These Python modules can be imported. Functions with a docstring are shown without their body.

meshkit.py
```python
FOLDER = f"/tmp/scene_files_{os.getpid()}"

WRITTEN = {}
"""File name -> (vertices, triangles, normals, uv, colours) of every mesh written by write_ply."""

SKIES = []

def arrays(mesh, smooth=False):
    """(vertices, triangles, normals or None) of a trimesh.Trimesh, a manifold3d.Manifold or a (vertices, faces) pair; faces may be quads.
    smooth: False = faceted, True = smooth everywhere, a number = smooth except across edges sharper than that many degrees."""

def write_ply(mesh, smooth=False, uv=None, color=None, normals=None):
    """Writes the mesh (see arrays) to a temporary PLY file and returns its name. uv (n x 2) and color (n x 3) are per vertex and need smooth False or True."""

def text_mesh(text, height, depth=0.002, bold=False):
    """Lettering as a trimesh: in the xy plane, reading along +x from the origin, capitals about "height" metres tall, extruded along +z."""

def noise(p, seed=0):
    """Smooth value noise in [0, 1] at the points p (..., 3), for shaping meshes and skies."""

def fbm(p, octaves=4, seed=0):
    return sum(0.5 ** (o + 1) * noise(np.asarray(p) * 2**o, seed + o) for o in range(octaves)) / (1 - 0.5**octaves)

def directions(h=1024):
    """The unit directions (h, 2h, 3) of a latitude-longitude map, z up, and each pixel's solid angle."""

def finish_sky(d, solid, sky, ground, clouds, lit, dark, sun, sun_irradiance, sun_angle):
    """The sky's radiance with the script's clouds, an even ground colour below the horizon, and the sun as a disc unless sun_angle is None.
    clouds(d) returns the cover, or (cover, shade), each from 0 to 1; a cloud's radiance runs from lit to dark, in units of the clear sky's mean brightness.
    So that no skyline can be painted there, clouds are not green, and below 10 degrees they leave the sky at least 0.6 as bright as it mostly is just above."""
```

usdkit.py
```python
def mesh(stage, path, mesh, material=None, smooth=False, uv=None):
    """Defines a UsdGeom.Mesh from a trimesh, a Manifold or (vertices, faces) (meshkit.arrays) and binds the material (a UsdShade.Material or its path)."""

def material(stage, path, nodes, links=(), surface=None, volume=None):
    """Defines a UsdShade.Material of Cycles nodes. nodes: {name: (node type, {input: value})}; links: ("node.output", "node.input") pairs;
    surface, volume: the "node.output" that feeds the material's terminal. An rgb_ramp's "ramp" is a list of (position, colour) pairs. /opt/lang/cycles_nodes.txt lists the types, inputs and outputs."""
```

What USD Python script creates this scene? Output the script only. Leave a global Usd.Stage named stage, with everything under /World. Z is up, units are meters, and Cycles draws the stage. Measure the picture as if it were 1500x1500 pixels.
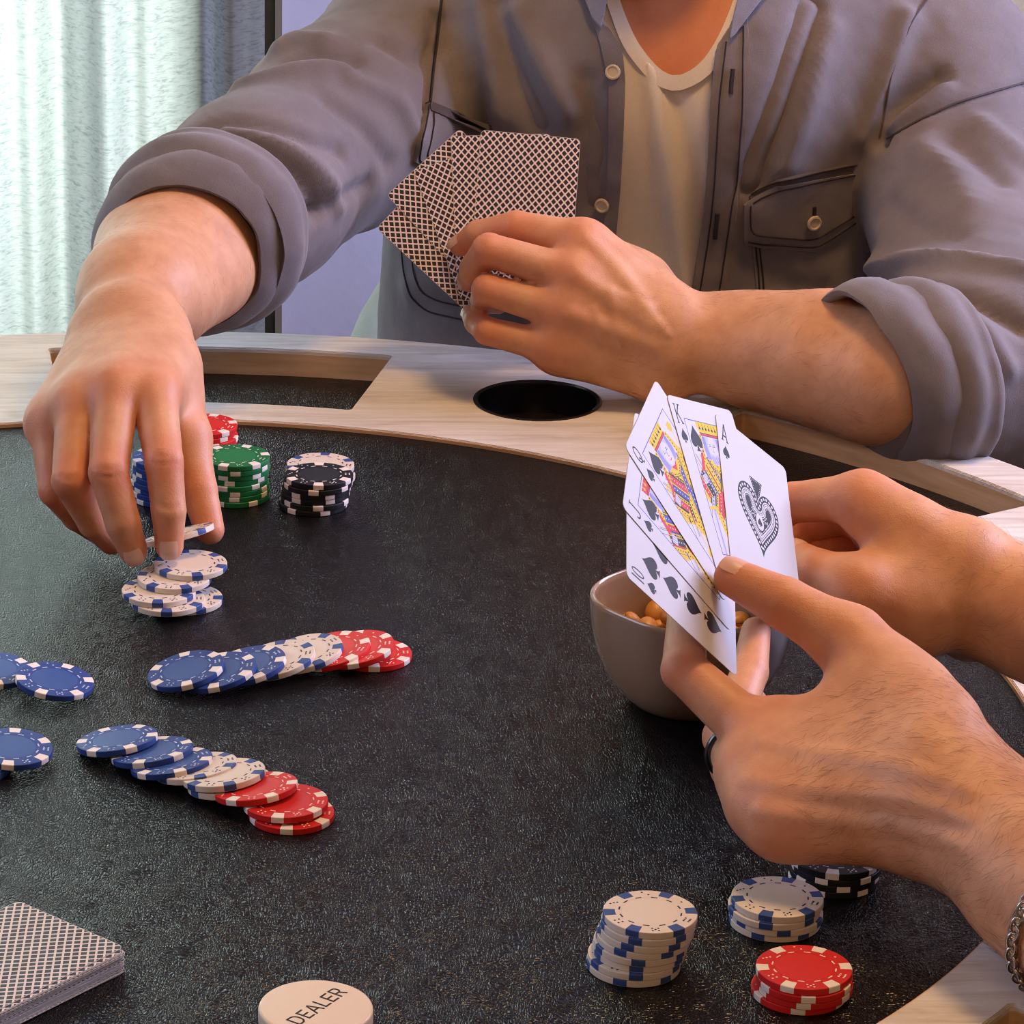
import math, random, re
import numpy as np, trimesh, usdkit, meshkit
import manifold3d as m3
from shapely.geometry import Polygon, Point, LineString, box as sbox
from shapely.ops import unary_union
from shapely import affinity
from pxr import Usd, UsdGeom, UsdLux, UsdShade, Gf, Sdf, Vt

stage = Usd.Stage.CreateInMemory()
UsdGeom.SetStageUpAxis(stage, UsdGeom.Tokens.z)
UsdGeom.SetStageMetersPerUnit(stage, 1.0)
UsdGeom.Xform.Define(stage, '/World')
UsdGeom.Scope.Define(stage, '/World/Looks')
rng = np.random.default_rng(7)

# ------------------------------------------------------------------ camera
TZ = 0.75                                   # height of the playing surface
FPX, CXP, CYP = 5000.0, 400.0, 750.0        # focal length and optical axis in pixels of the 1500 x 1500 frame
PITCH, EYE = math.radians(20.35), np.array([0.0, 0.0, TZ + 0.671])
EXPOSURE = -1.1
cam = UsdGeom.Camera.Define(stage, '/World/camera')
cam.CreateHorizontalApertureAttr(36.0); cam.CreateVerticalApertureAttr(36.0)
cam.CreateFocalLengthAttr(FPX * 36.0 / 1500.0)
cam.CreateHorizontalApertureOffsetAttr((750.0 - CXP) * 36.0 / 1500.0)
cam.CreateVerticalApertureOffsetAttr(0.0)
cam.CreateExposureAttr(EXPOSURE)
cam.CreateClippingRangeAttr(Gf.Vec2f(0.05, 100.0))
cam.AddTranslateOp().Set(Gf.Vec3d(*EYE)); cam.AddRotateXOp().Set(90.0 - math.degrees(PITCH))

# ------------------------------------------------------------------ light
def rect_light(name, at, toward, w, h, colour, power):
    l = UsdLux.RectLight.Define(stage, '/World/' + name)
    l.CreateWidthAttr(w); l.CreateHeightAttr(h); l.CreateColorAttr(Gf.Vec3f(*colour)); l.CreateIntensityAttr(power)
    z = np.asarray(at, float) - np.asarray(toward, float); z /= np.linalg.norm(z)
    x = np.cross([0, 0, 1.0], z); x = x / np.linalg.norm(x) if np.linalg.norm(x) > 1e-6 else np.array([1.0, 0, 0])
    y = np.cross(z, x)
    l.AddTransformOp().Set(Gf.Matrix4d(*x, 0, *y, 0, *z, 0, *at, 1))
    return l
rect_light('window_daylight', (-1.0, 3.62, 1.45), (-0.9, 2.6, 1.30), 1.85, 2.2, (0.88, 1.0, 0.96), 38)
rect_light('side_window_daylight', (2.42, 2.3, 1.8), (0.9, 1.75, 1.0), 1.5, 1.3, (0.62, 0.64, 1.0), 44)
rect_light('left_window_daylight', (-2.35, 1.7, 1.9), (0.3, 1.7, 0.9), 1.6, 1.2, (0.68, 0.72, 1.0), 11)
rect_light('ceiling_lamp_light', (0.50, 1.70, 2.3), (0.42, 1.55, 0.7), 0.35, 0.35, (1.0, 0.56, 0.22), 92)
rect_light('room_lamp_light', (0.1, -0.9, 2.1), (0.2, 1.6, 0.85), 0.7, 0.7, (1.0, 0.58, 0.27), 15)

# ------------------------------------------------------------------ helpers
FWD = np.array([0, math.cos(PITCH), -math.sin(PITCH)]); DWN = np.array([0, -math.sin(PITCH), -math.cos(PITCH)]); RGT = np.array([1.0, 0, 0])
def ray(x, y): return FWD + (x - CXP) / FPX * RGT + (y - CYP) / FPX * DWN
def at(x, y, d): return EYE + d * ray(x, y)                       # a measured point: pixel and distance along the view
def on_table(x, y, z=0.0):
    D = ray(x, y); return EYE + D * ((TZ + z - EYE[2]) / D[2])
def unit(v): v = np.asarray(v, float); return v / np.linalg.norm(v)

_used = {}
def numbered(parent, name):
    k = (str(parent), name); n = _used.get(k, 0); _used[k] = n + 1
    return f'{parent}/{name}' if n == 0 else f'{parent}/{name}_{n:03d}'
def tag(prim, label=None, cat=None, group=None, kind=None):
    for k, v in (('label', label), ('category', cat), ('group', group), ('kind', kind)):
        if v: prim.SetCustomDataByKey(k, v)
    return prim
def path_of(p): return '/World' if p is None else str(p.GetPath())
def obj(name, mesh, mat, parent=None, smooth=35, uv=None, **kw):
    m = usdkit.mesh(stage, numbered(path_of(parent), name), mesh, mat, smooth, uv)
    return tag(m.GetPrim(), **kw)
def thing(name, label=None, cat=None, group=None, loc=(0, 0, 0), rot=None, parent=None, kind=None):
    x = UsdGeom.Xform.Define(stage, numbered(path_of(parent), name))
    x.AddTransformOp().Set(matrix(loc, rot))
    return tag(x.GetPrim(), label, cat, group, kind)
def matrix(loc, rot=None):
    R = np.eye(3) if rot is None else np.asarray(rot, float)       # columns: the local axes
    return Gf.Matrix4d(*R[:, 0], 0, *R[:, 1], 0, *R[:, 2], 0, *map(float, loc), 1)
def dup(root, loc, rot, label, group=None, name=None):
    x = UsdGeom.Xform.Define(stage, numbered('/World', name or re.sub(r'_[0-9]{3}$', '', root.GetName())))
    x.GetPrim().GetReferences().AddInternalReference(root.GetPath()); x.GetPrim().SetInstanceable(True)
    x.GetPrim().GetAttribute('xformOp:transform').Set(matrix(loc, rot))
    return tag(x.GetPrim(), label, None, group)
def rotz(a): c, s = math.cos(a), math.sin(a); return np.array([[c, -s, 0], [s, c, 0], [0, 0, 1.0]])
def frame_from_z(n, spin=0.0):
    n = unit(n); x = unit(np.cross([0, 1.0, 0.05], n)); y = np.cross(n, x)
    return np.stack([x, y, n], 1) @ rotz(spin)
def cat_mesh(ms):
    return trimesh.util.concatenate(list(ms))
def extrude(poly, h, z=0.0):
    out = []
    for g in getattr(poly, 'geoms', [poly]):
        if g.geom_type == 'Polygon' and g.area > 1e-12:
            e = trimesh.creation.extrude_polygon(g, h, engine='earcut'); e.apply_translation([0, 0, z]); out.append(e)
    return cat_mesh(out)
def lathe(profile, n=64):
    return trimesh.creation.revolve(np.asarray(profile, float), sections=n)
def tube(points, r, n=8, closed=False):
    pts = np.asarray(points, float); m = len(pts); r = np.broadcast_to(np.asarray(r, float), (m,))
    t = np.gradient(pts, axis=0) if not closed else np.roll(pts, -1, 0) - np.roll(pts, 1, 0)
    t /= np.maximum(np.linalg.norm(t, axis=1, keepdims=True), 1e-12)
    u = np.cross(t[0], [0.13, 0.31, 0.94]); u /= np.linalg.norm(u); us = []
    for i in range(m):
        u = u - t[i] * (u @ t[i]); u /= np.linalg.norm(u); us.append(u)
    us = np.array(us); vs = np.cross(t, us); a = np.arange(n) / n * 2 * np.pi
    V = (pts[:, None] + r[:, None, None] * (np.cos(a)[None, :, None] * us[:, None] + np.sin(a)[None, :, None] * vs[:, None])).reshape(-1, 3)
    F = []
    for i in range(m if closed else m - 1):
        j = (i + 1) % m
        for k in range(n):
            l = (k + 1) % n; F += [[i * n + k, i * n + l, j * n + l], [i * n + k, j * n + l, j * n + k]]
    V = V.tolist()
    if not closed:
        for e, flip in ((0, 1), (m - 1, 0)):
            c = len(V); V.append(pts[e].tolist())
            for k in range(n):
                l = (k + 1) % n; F.append([c, e * n + l, e * n + k] if flip else [c, e * n + k, e * n + l])
    return trimesh.Trimesh(np.array(V), np.array(F)[:, ::-1] if False else np.array(F), process=False)
def rounded_box(sx, sy, sz, r, seg=8):
    h = [m3.Manifold.sphere(r, seg * 4).translate((x * (sx / 2 - r), y * (sy / 2 - r), z * (sz / 2 - r))) for x in (-1, 1) for y in (-1, 1) for z in (-1, 1)]
    m = m3.Manifold.batch_hull(h).to_mesh(); return trimesh.Trimesh(m.vert_properties[:, :3], m.tri_verts, process=False)
def moved(mesh, loc=(0, 0, 0), rot=None):
    m = mesh.copy(); T = np.eye(4); T[:3, 3] = loc
    if rot is not None: T[:3, :3] = rot
    m.apply_transform(T); return m

def mat(name, nodes, links=(), surface='p.BSDF'):
    return usdkit.material(stage, '/World/Looks/' + name, nodes, links, surface)
def plain(name, colour, rough=0.5, spec=0.5, metal=0.0, coat=0.0, bump=None):
    n = {'p': ('principled_bsdf', {'base_color': colour, 'roughness': rough, 'specular_ior_level': spec, 'metallic': metal, 'coat_weight': coat})}; l = []
    if bump:
        n.update(c=('texture_coordinate', {}), n=('noise_texture', {'scale': bump[0], 'detail': 3.0}), b=('bump', {'strength': bump[1], 'distance': bump[2]}))
        l = [('c.object', 'n.vector'), ('n.fac', 'b.height'), ('b.normal', 'p.normal')]
    return mat(name, n, l)
# ------------------------------------------------------------------ the room
M_wall = plain('wall_paint', (0.60, 0.66, 0.93), 0.85, 0.2, bump=(90, 0.15, 0.002))
M_cream = plain('cream_paint', (0.62, 0.56, 0.42), 0.8, 0.2)
M_ceil = plain('ceiling_paint', (0.30, 0.27, 0.24), 0.9, 0.1); M_umber = plain('umber_paint', (0.16, 0.12, 0.10), 0.85, 0.1)
M_floor = mat('floor_boards', {'c': ('texture_coordinate', {}), 'm': ('mapping', {'scale': (1.2, 9.0, 1.0)}), 'n': ('noise_texture', {'scale': 3.0, 'detail': 5.0}),
    'r': ('rgb_ramp', {'ramp': [(0.3, (0.10, 0.07, 0.05)), (0.7, (0.22, 0.16, 0.11))]}), 'p': ('principled_bsdf', {'roughness': 0.5})},
    [('c.object', 'm.vector'), ('m.vector', 'n.vector'), ('n.fac', 'r.fac'), ('r.color', 'p.base_color')])
WB = 3.30                                    # back wall
def bx(x0, x1, y0, y1, z0, z1):
    b = trimesh.creation.box([x1 - x0, y1 - y0, z1 - z0]); b.apply_translation([(x0 + x1) / 2, (y0 + y1) / 2, (z0 + z1) / 2]); return b
fl = thing('floor', kind='structure')
k = 0
for i in range(26):                          # floor boards, each a piece
    x0 = -2.5 + i * 0.1924
    obj('floor_board', bx(x0, x0 + 0.1904, -1.6, WB, -0.02, 0.0), M_floor, fl)
obj('ceiling', bx(-2.5, 2.5, -1.6, WB + 0.3, 2.6, 2.66), M_ceil, kind='structure')
obj('wall_left', cat_mesh([bx(-2.56, -2.5, -1.6, 0.9, 0, 2.6), bx(-2.56, -2.5, 2.5, WB, 0, 2.6), bx(-2.56, -2.5, 0.9, 2.5, 0, 1.3), bx(-2.56, -2.5, 0.9, 2.5, 2.5, 2.6)]), M_umber, kind='structure')
obj('wall_right', cat_mesh([bx(2.5, 2.56, -1.6, 1.55, 0, 2.6), bx(2.5, 2.56, 3.05, WB, 0, 2.6), bx(2.5, 2.56, 1.55, 3.05, 0, 1.1), bx(2.5, 2.56, 1.55, 3.05, 2.4, 2.6)]), M_cream, kind='structure')
obj('wall_front', bx(-2.5, 2.5, -1.66, -1.6, 0, 2.6), M_umber, kind='structure')
# back wall with the window opening on the left
WX0, WX1, WZ0, WZ1 = -1.95, 0.002, 0.04, 2.45
obj('wall_back', cat_mesh([bx(-2.5, WX0, WB, WB + 0.12, 0, 2.6), bx(WX1, 0.62, WB, WB + 0.12, 0, 2.6), bx(WX0, WX1, WB, WB + 0.12, 0, WZ0), bx(WX0, WX1, WB, WB + 0.12, WZ1, 2.6)]), M_wall, kind='structure')
obj('wall_alcove', bx(0.62, 2.5, WB, WB + 0.12, 0, 2.6), M_cream, kind='structure')
obj('baseboard_back', bx(0.0088, 0.62, WB - 0.015, WB, 0, 0.09), M_ceil, kind='structure')
M_frame = plain('window_frame_paint', (0.045, 0.045, 0.035), 0.45)
M_trim = plain('window_trim_paint', (0.20, 0.19, 0.15), 0.5)
M_pane = mat('window_glass', {'f': ('fresnel', {'IOR': 1.45}), 't': ('transparent_bsdf', {}), 'g': ('glossy_bsdf', {'roughness': 0.0}), 'x': ('mix_closure', {})},
             [('f.fac', 'x.fac'), ('t.BSDF', 'x.closure1'), ('g.BSDF', 'x.closure2')], 'x.closure')
w = thing('window_1', kind='structure')
obj('window_frame', cat_mesh([bx(WX0, WX1, WB - 0.01, WB + 0.10, WZ0, WZ0 + 0.09), bx(WX0, WX1, WB - 0.01, WB + 0.10, WZ1 - 0.09, WZ1), bx(WX0, WX0 + 0.095, WB - 0.01, WB + 0.10, WZ0, WZ1), bx(WX1 - 0.105, WX1, WB - 0.01, WB + 0.10, WZ0, WZ1), bx(-1.06, -0.97, WB + 0.02, WB + 0.10, WZ0, WZ1)]), M_frame, w)
obj('window_casing', cat_mesh([bx(WX1, WX1 + 0.0068, WB - 0.018, WB + 0.01, 0.0, WZ1 + 0.03), bx(WX0 - 0.03, WX1, WB - 0.018, WB + 0.01, WZ1, WZ1 + 0.03), bx(WX0 - 0.03, WX0, WB - 0.018, WB + 0.01, 0.0, WZ1)]), M_trim, w)
for a, b in ((WX0 + 0.095, -1.06), (-0.97, WX1 - 0.105)):
    obj('window_pane', bx(a, b, WB + 0.055, WB + 0.06, WZ0 + 0.09, WZ1 - 0.09), M_pane, w)
for n_, (fx, ya, yb, za, zb) in ((2, (2.53, 1.55, 3.05, 1.1, 2.4)), (3, (-2.53, 0.9, 2.5, 1.3, 2.5))):   # the two windows beside the table
    w = thing(f'window_{n_}', kind='structure')
    obj('window_frame', cat_mesh([bx(fx - 0.03, fx + 0.03, ya, ya + 0.05, za, zb), bx(fx - 0.03, fx + 0.03, yb - 0.05, yb, za, zb), bx(fx - 0.03, fx + 0.03, ya, yb, za, za + 0.05), bx(fx - 0.03, fx + 0.03, ya, yb, zb - 0.05, zb), bx(fx - 0.02, fx + 0.02, (ya + yb) / 2 - 0.02, (ya + yb) / 2 + 0.02, za, zb)]), M_frame, w)
    for a, b in ((ya + 0.05, (ya + yb) / 2 - 0.02), ((ya + yb) / 2 + 0.02, yb - 0.05)):
        obj('window_pane', bx(fx - 0.003, fx + 0.003, a, b, za + 0.05, zb - 0.05), M_pane, w)

# sheer slubbed curtain in front of the window
M_curtain = mat('slub_curtain', {
    'c': ('texture_coordinate', {}), 'm': ('mapping', {'scale': (34.0, 34.0, 150.0), 'rotation': (0.0, 0.12, 0.0)}), 'n': ('noise_texture', {'scale': 2.6, 'detail': 4.0, 'roughness': 0.65, 'distortion': 0.6}),
    'r': ('rgb_ramp', {'ramp': [(0.30, (0.22, 0.245, 0.235)), (0.48, (0.375, 0.40, 0.39)), (0.68, (0.47, 0.49, 0.48))]}),
    'd': ('diffuse_bsdf', {}), 't': ('translucent_bsdf', {}), 'x': ('mix_closure', {'fac': 0.62}), 'q': ('transparent_bsdf', {'color': (0.9, 1.0, 0.95)}), 'y': ('mix_closure', {}),
    'r2': ('rgb_ramp', {'ramp': [(0.40, (0.0, 0.0, 0.0)), (0.75, (0.20, 0.20, 0.20))]})},
    [('c.object', 'm.vector'), ('m.vector', 'n.vector'), ('n.fac', 'r.fac'), ('n.fac', 'r2.fac'), ('r.color', 'd.color'), ('r.color', 't.color'), ('d.BSDF', 'x.closure1'), ('t.BSDF', 'x.closure2'),
     ('r2.color', 'y.fac'), ('x.closure', 'y.closure1'), ('q.BSDF', 'y.closure2')], 'y.closure')
xs = np.linspace(-2.08, -0.008, 520); zs = np.linspace(0.02, 2.5, 60)
fold = 0.022 * np.sin(xs * 46 + 1.2 * np.sin(xs * 7.0)) + 0.012 * np.sin(xs * 97 + 2.0) + 0.006 * np.sin(xs * 171)
X, Z = np.meshgrid(xs, zs, indexing='ij'); Y = WB - 0.085 + fold[:, None] * (0.85 + 0.15 * np.cos(Z * 1.3)) + 0.004 * np.sin(Z * 5 + X * 9)
V = np.stack([X, Y, Z], -1).reshape(-1, 3); i_, j_ = np.meshgrid(np.arange(519), np.arange(59), indexing='ij'); a_ = (i_ * 60 + j_).ravel()
cu = thing('curtain', 'sheer pale grey-green slub curtain hanging in folds before the window', 'curtain')
obj('curtain_cloth', (V, np.stack([a_, a_ + 60, a_ + 61, a_ + 1], 1)), M_curtain, cu, smooth=True)
obj('curtain_rod', moved(trimesh.creation.cylinder(0.012, 2.3), (-1.04, WB - 0.085, 2.53), np.array([[0, 0, 1.0], [0, 1, 0], [-1, 0, 0]])), M_frame, cu)

# black sideboard against the cream wall, its top corner just in view at the upper right
M_side = plain('black_lacquer', (0.010, 0.010, 0.009), 0.35, 0.4)
sb = thing('sideboard', 'black lacquered sideboard against the cream wall at the upper right', 'sideboard')
obj('carcass', bx(0.725, 1.95, WB - 0.40, WB - 0.005, 0.10, 0.690), M_side, sb); obj('sideboard_top', bx(0.718, 1.96, WB - 0.415, WB - 0.002, 0.690, 0.708), M_side, sb)
for k in range(3):
    dr = thing('cabinet_door', parent=sb); x0 = 0.735 + k * 0.406
    obj('door_panel', bx(x0, x0 + 0.396, WB - 0.418, WB - 0.400, 0.115, 0.675), M_side, dr); obj('knob', moved(trimesh.creation.icosphere(2, 0.012), (x0 + (0.36 if k % 2 == 0 else 0.036), WB - 0.428, 0.42)), M_trim, dr)
for sx in (0.76, 1.91):
    for sy in (WB - 0.37, WB - 0.04): obj('sideboard_leg', moved(trimesh.creation.cylinder(0.018, 0.10, sections=16), (sx, sy, 0.05)), M_side, sb)
# ------------------------------------------------------------------ the poker table
TCX, TCY, R_IN, R_OUT = -0.0745, 1.522, 0.4427, 0.6215
TRAY0, TRAY1, TRAYW = 0.4755, 0.5870, math.radians(10.85)
RIM_T, RIM_H = 0.018, 0.003                  # thickness of the rim board; how far it stands above the leather
M_leather = mat('black_leather', {
    'c': ('texture_coordinate', {}), 'n0': ('noise_texture', {'scale': 60.0, 'detail': 2.0}), 'ms': ('mapping', {'scale': (1.0, 0.6, 1.0)}),
    'mx': ('mix_vector', {'fac': 0.012}), 'v': ('voronoi_texture', {'feature': 'distance_to_edge', 'scale': 760.0}), 'n1': ('noise_texture', {'scale': 600.0, 'detail': 3.0}),
    'n2': ('noise_texture', {'scale': 24.0, 'detail': 5.0, 'roughness': 0.6, 'distortion': 1.5}), 'k': ('math', {'math_type': 'multiply', 'value2': 0.6}), 'pw': ('rgb_ramp', {'ramp': [(0.0, (0, 0, 0)), (0.22, (1, 1, 1))]}),
    'ad': ('math', {'math_type': 'add'}), 'ad2': ('math', {'math_type': 'add'}), 'n2m': ('math', {'math_type': 'multiply', 'value2': 0.05}),
    'b': ('bump', {'strength': 0.45, 'distance': 0.0005}), 'rr': ('map_range', {'from_min': 0.3, 'from_max': 0.7, 'to_min': 0.225, 'to_max': 0.235}),
    'p': ('principled_bsdf', {'base_color': (0.0045, 0.004, 0.0048), 'specular_ior_level': 0.26})},
    [('c.object', 'ms.vector'), ('ms.vector', 'n0.vector'), ('ms.vector', 'mx.a'), ('n0.color', 'mx.b'), ('mx.result', 'v.vector'), ('ms.vector', 'n1.vector'), ('c.object', 'n2.vector'), ('v.distance', 'pw.fac'), ('pw.color', 'ad.value1'),
     ('n1.fac', 'k.value1'), ('k.value', 'ad.value2'), ('ad.value', 'ad2.value1'), ('n2.fac', 'n2m.value1'), ('n2m.value', 'ad2.value2'), ('ad2.value', 'b.height'), ('b.normal', 'p.normal'), ('n2.fac', 'rr.value'), ('rr.result', 'p.roughness')])
M_wood = mat('limed_wood', {
    'c': ('texture_coordinate', {}), 'm': ('mapping', {'scale': (3.0, 20.0, 5.0)}), 'n': ('noise_texture', {'scale': 3.0, 'detail': 7.0, 'roughness': 0.62, 'distortion': 1.1}),
    'm2': ('mapping', {'scale': (6.0, 150.0, 20.0)}), 'n2': ('noise_texture', {'scale': 2.0, 'detail': 4.0}),
    'r': ('rgb_ramp', {'ramp': [(0.26, (0.48, 0.41, 0.34)), (0.45, (0.64, 0.59, 0.53)), (0.62, (0.74, 0.71, 0.67))]}), 'r2': ('rgb_ramp', {'ramp': [(0.30, (0.72, 0.68, 0.62)), (0.55, (1, 1, 1))]}),
    'x': ('mix_color', {'blend_type': 'multiply', 'fac': 0.4}), 'b': ('bump', {'strength': 0.2, 'distance': 0.0006}), 'p': ('principled_bsdf', {'roughness': 0.46})},
    [('c.object', 'm.vector'), ('m.vector', 'n.vector'), ('c.object', 'm2.vector'), ('m2.vector', 'n2.vector'), ('n.fac', 'r.fac'), ('n2.fac', 'r2.fac'), ('r.color', 'x.a'), ('r2.color', 'x.b'), ('x.result', 'p.base_color'), ('n2.fac', 'b.height'), ('b.normal', 'p.normal')])
M_tan = mat('tan_wood', {
    'c': ('texture_coordinate', {}), 'm': ('mapping', {'scale': (6.0, 6.0, 60.0)}), 'n': ('noise_texture', {'scale': 4.0, 'detail': 4.0}), 'r': ('rgb_ramp', {'ramp': [(0.3, (0.52, 0.31, 0.15)), (0.7, (0.68, 0.44, 0.25))]}), 'p': ('principled_bsdf', {'roughness': 0.5})},
    [('c.object', 'm.vector'), ('m.vector', 'n.vector'), ('n.fac', 'r.fac'), ('r.color', 'p.base_color')])
M_cup = plain('black_plastic', (0.008, 0.008, 0.010), 0.18, 0.5)
M_dark = plain('dark_board', (0.03, 0.022, 0.018), 0.6)

table = thing('poker_table', 'round poker table with black leather playing surface and whitewashed wooden rim', 'table', loc=(TCX, TCY, TZ))
def circle(r, n=256, c=(0, 0)):
    a = np.arange(n) / n * 2 * np.pi; return Polygon(np.stack([c[0] + r * np.cos(a), c[1] + r * np.sin(a)], 1))
def sector(r0, r1, a, w, n=24):
    t = np.linspace(a - w, a + w, n)
    p = np.vstack([np.stack([r0 * np.cos(t), r0 * np.sin(t)], 1), np.stack([r1 * np.cos(t[::-1]), r1 * np.sin(t[::-1])], 1)])
    return Polygon(p).buffer(-0.0025).buffer(0.0025, quad_segs=4)
tray_a = [math.radians(86 + 45 * k) for k in range(8)]
cup_a = [math.radians(63.5 + 45 * k) for k in range(8)]
rim2d = circle(R_OUT).difference(circle(R_IN))
for a in tray_a: rim2d = rim2d.difference(sector(TRAY0, TRAY1, a, TRAYW))
for a in cup_a: rim2d = rim2d.difference(circle(0.0372, 64, (0.5325 * math.cos(a), 0.5325 * math.sin(a))))
B = 0.0011                                   # small bevel on the top edges
def bevelled(poly, z0, z1, b):
    return cat_mesh([extrude(poly, z1 - b - z0, z0), extrude(poly.buffer(-b * 0.5), b * 0.55, z1 - b), extrude(poly.buffer(-b), b * 0.46, z1 - b * 0.46)])
obj('wooden_rim', bevelled(rim2d, RIM_H - RIM_T, RIM_H, B), M_wood, table, smooth=25)
obj('rim_edge_band', extrude(circle(R_OUT + 0.0004).difference(circle(R_OUT - 0.002)), RIM_T - 0.003, RIM_H - RIM_T), M_tan, table)
obj('plywood_edge', extrude(circle(R_IN + 0.001).difference(circle(R_IN - 0.0003)), 0.0021, 0.0), M_tan, table, label='thin brown plywood edge between rim and leather')
obj('leather_surface', extrude(circle(R_IN - 0.0002), 0.012, -0.012), M_leather, table, smooth=25)
base = circle(R_OUT - 0.002)
obj('table_base', extrude(base, 0.012, -0.0285), M_dark, table)
for a in tray_a:
    t_ = thing('chip_tray', parent=table)
    obj('tray_floor', extrude(sector(TRAY0 - 0.001, TRAY1 + 0.001, a, TRAYW + 0.001), 0.0012, -0.0162), M_leather, t_)
    s2 = sector(TRAY0 - 0.0012, TRAY1 + 0.0012, a, TRAYW + 0.0022).difference(sector(TRAY0 + 0.0002, TRAY1 - 0.0002, a, TRAYW - 0.0003))
    obj('tray_wall', extrude(s2, 0.0150, -0.0150), M_tan, t_)
for a in cup_a:
    c_ = (0.5325 * math.cos(a), 0.5325 * math.sin(a), 0)
    pr = [(0.0, -0.027), (0.030, -0.027), (0.0335, -0.0255), (0.0352, -0.022), (0.0360, 0.0), (0.0367, 0.0032), (0.0385, 0.0040), (0.0397, 0.0036), (0.0397, 0.0030), (0.0372, 0.0029), (0.0368, -0.024), (0.034, -0.0283), (0.0, -0.0284)]
    obj('cup_holder', moved(lathe(pr, 72), c_), M_cup, table, smooth=40)
ap = circle(R_OUT - 0.06).difference(circle(R_OUT - 0.08)); obj('table_apron', extrude(ap, 0.07, -0.0985), M_dark, table)
for k in range(4):
    a = math.radians(45 + 90 * k + 18); pr = [(0, -0.75), (0.026, -0.75), (0.028, -0.70), (0.034, -0.12), (0.036, -0.0985), (0, -0.0985)]
    obj('table_leg', moved(lathe(pr, 24), (0.53 * math.cos(a), 0.53 * math.sin(a), 0)), M_dark, table)
# ------------------------------------------------------------------ poker chips
CR, CT = 0.0195, 0.0031
def chip_material(name, col, rough=0.46): return plain(name, col, rough, 0.30, bump=(900, 0.08, 0.0002))
CHIP = {'white': ((0.66, 0.58, 0.49), (0.035, 0.075, 0.24), (0.02, 0.025, 0.07), (0.68, 0.60, 0.51)),
        'blue': ((0.020, 0.052, 0.22), (0.76, 0.70, 0.62), (0.50, 0.54, 0.66), (0.028, 0.075, 0.26)),
        'red': ((0.56, 0.016, 0.014), (0.78, 0.71, 0.62), (0.80, 0.66, 0.58), (0.60, 0.022, 0.018)),
        'green': ((0.010, 0.15, 0.045), (0.78, 0.74, 0.68), (0.55, 0.70, 0.56), (0.014, 0.19, 0.06)),
        'black': ((0.010, 0.010, 0.012), (0.80, 0.72, 0.68), (0.75, 0.72, 0.72), (0.018, 0.019, 0.023))}
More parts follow.
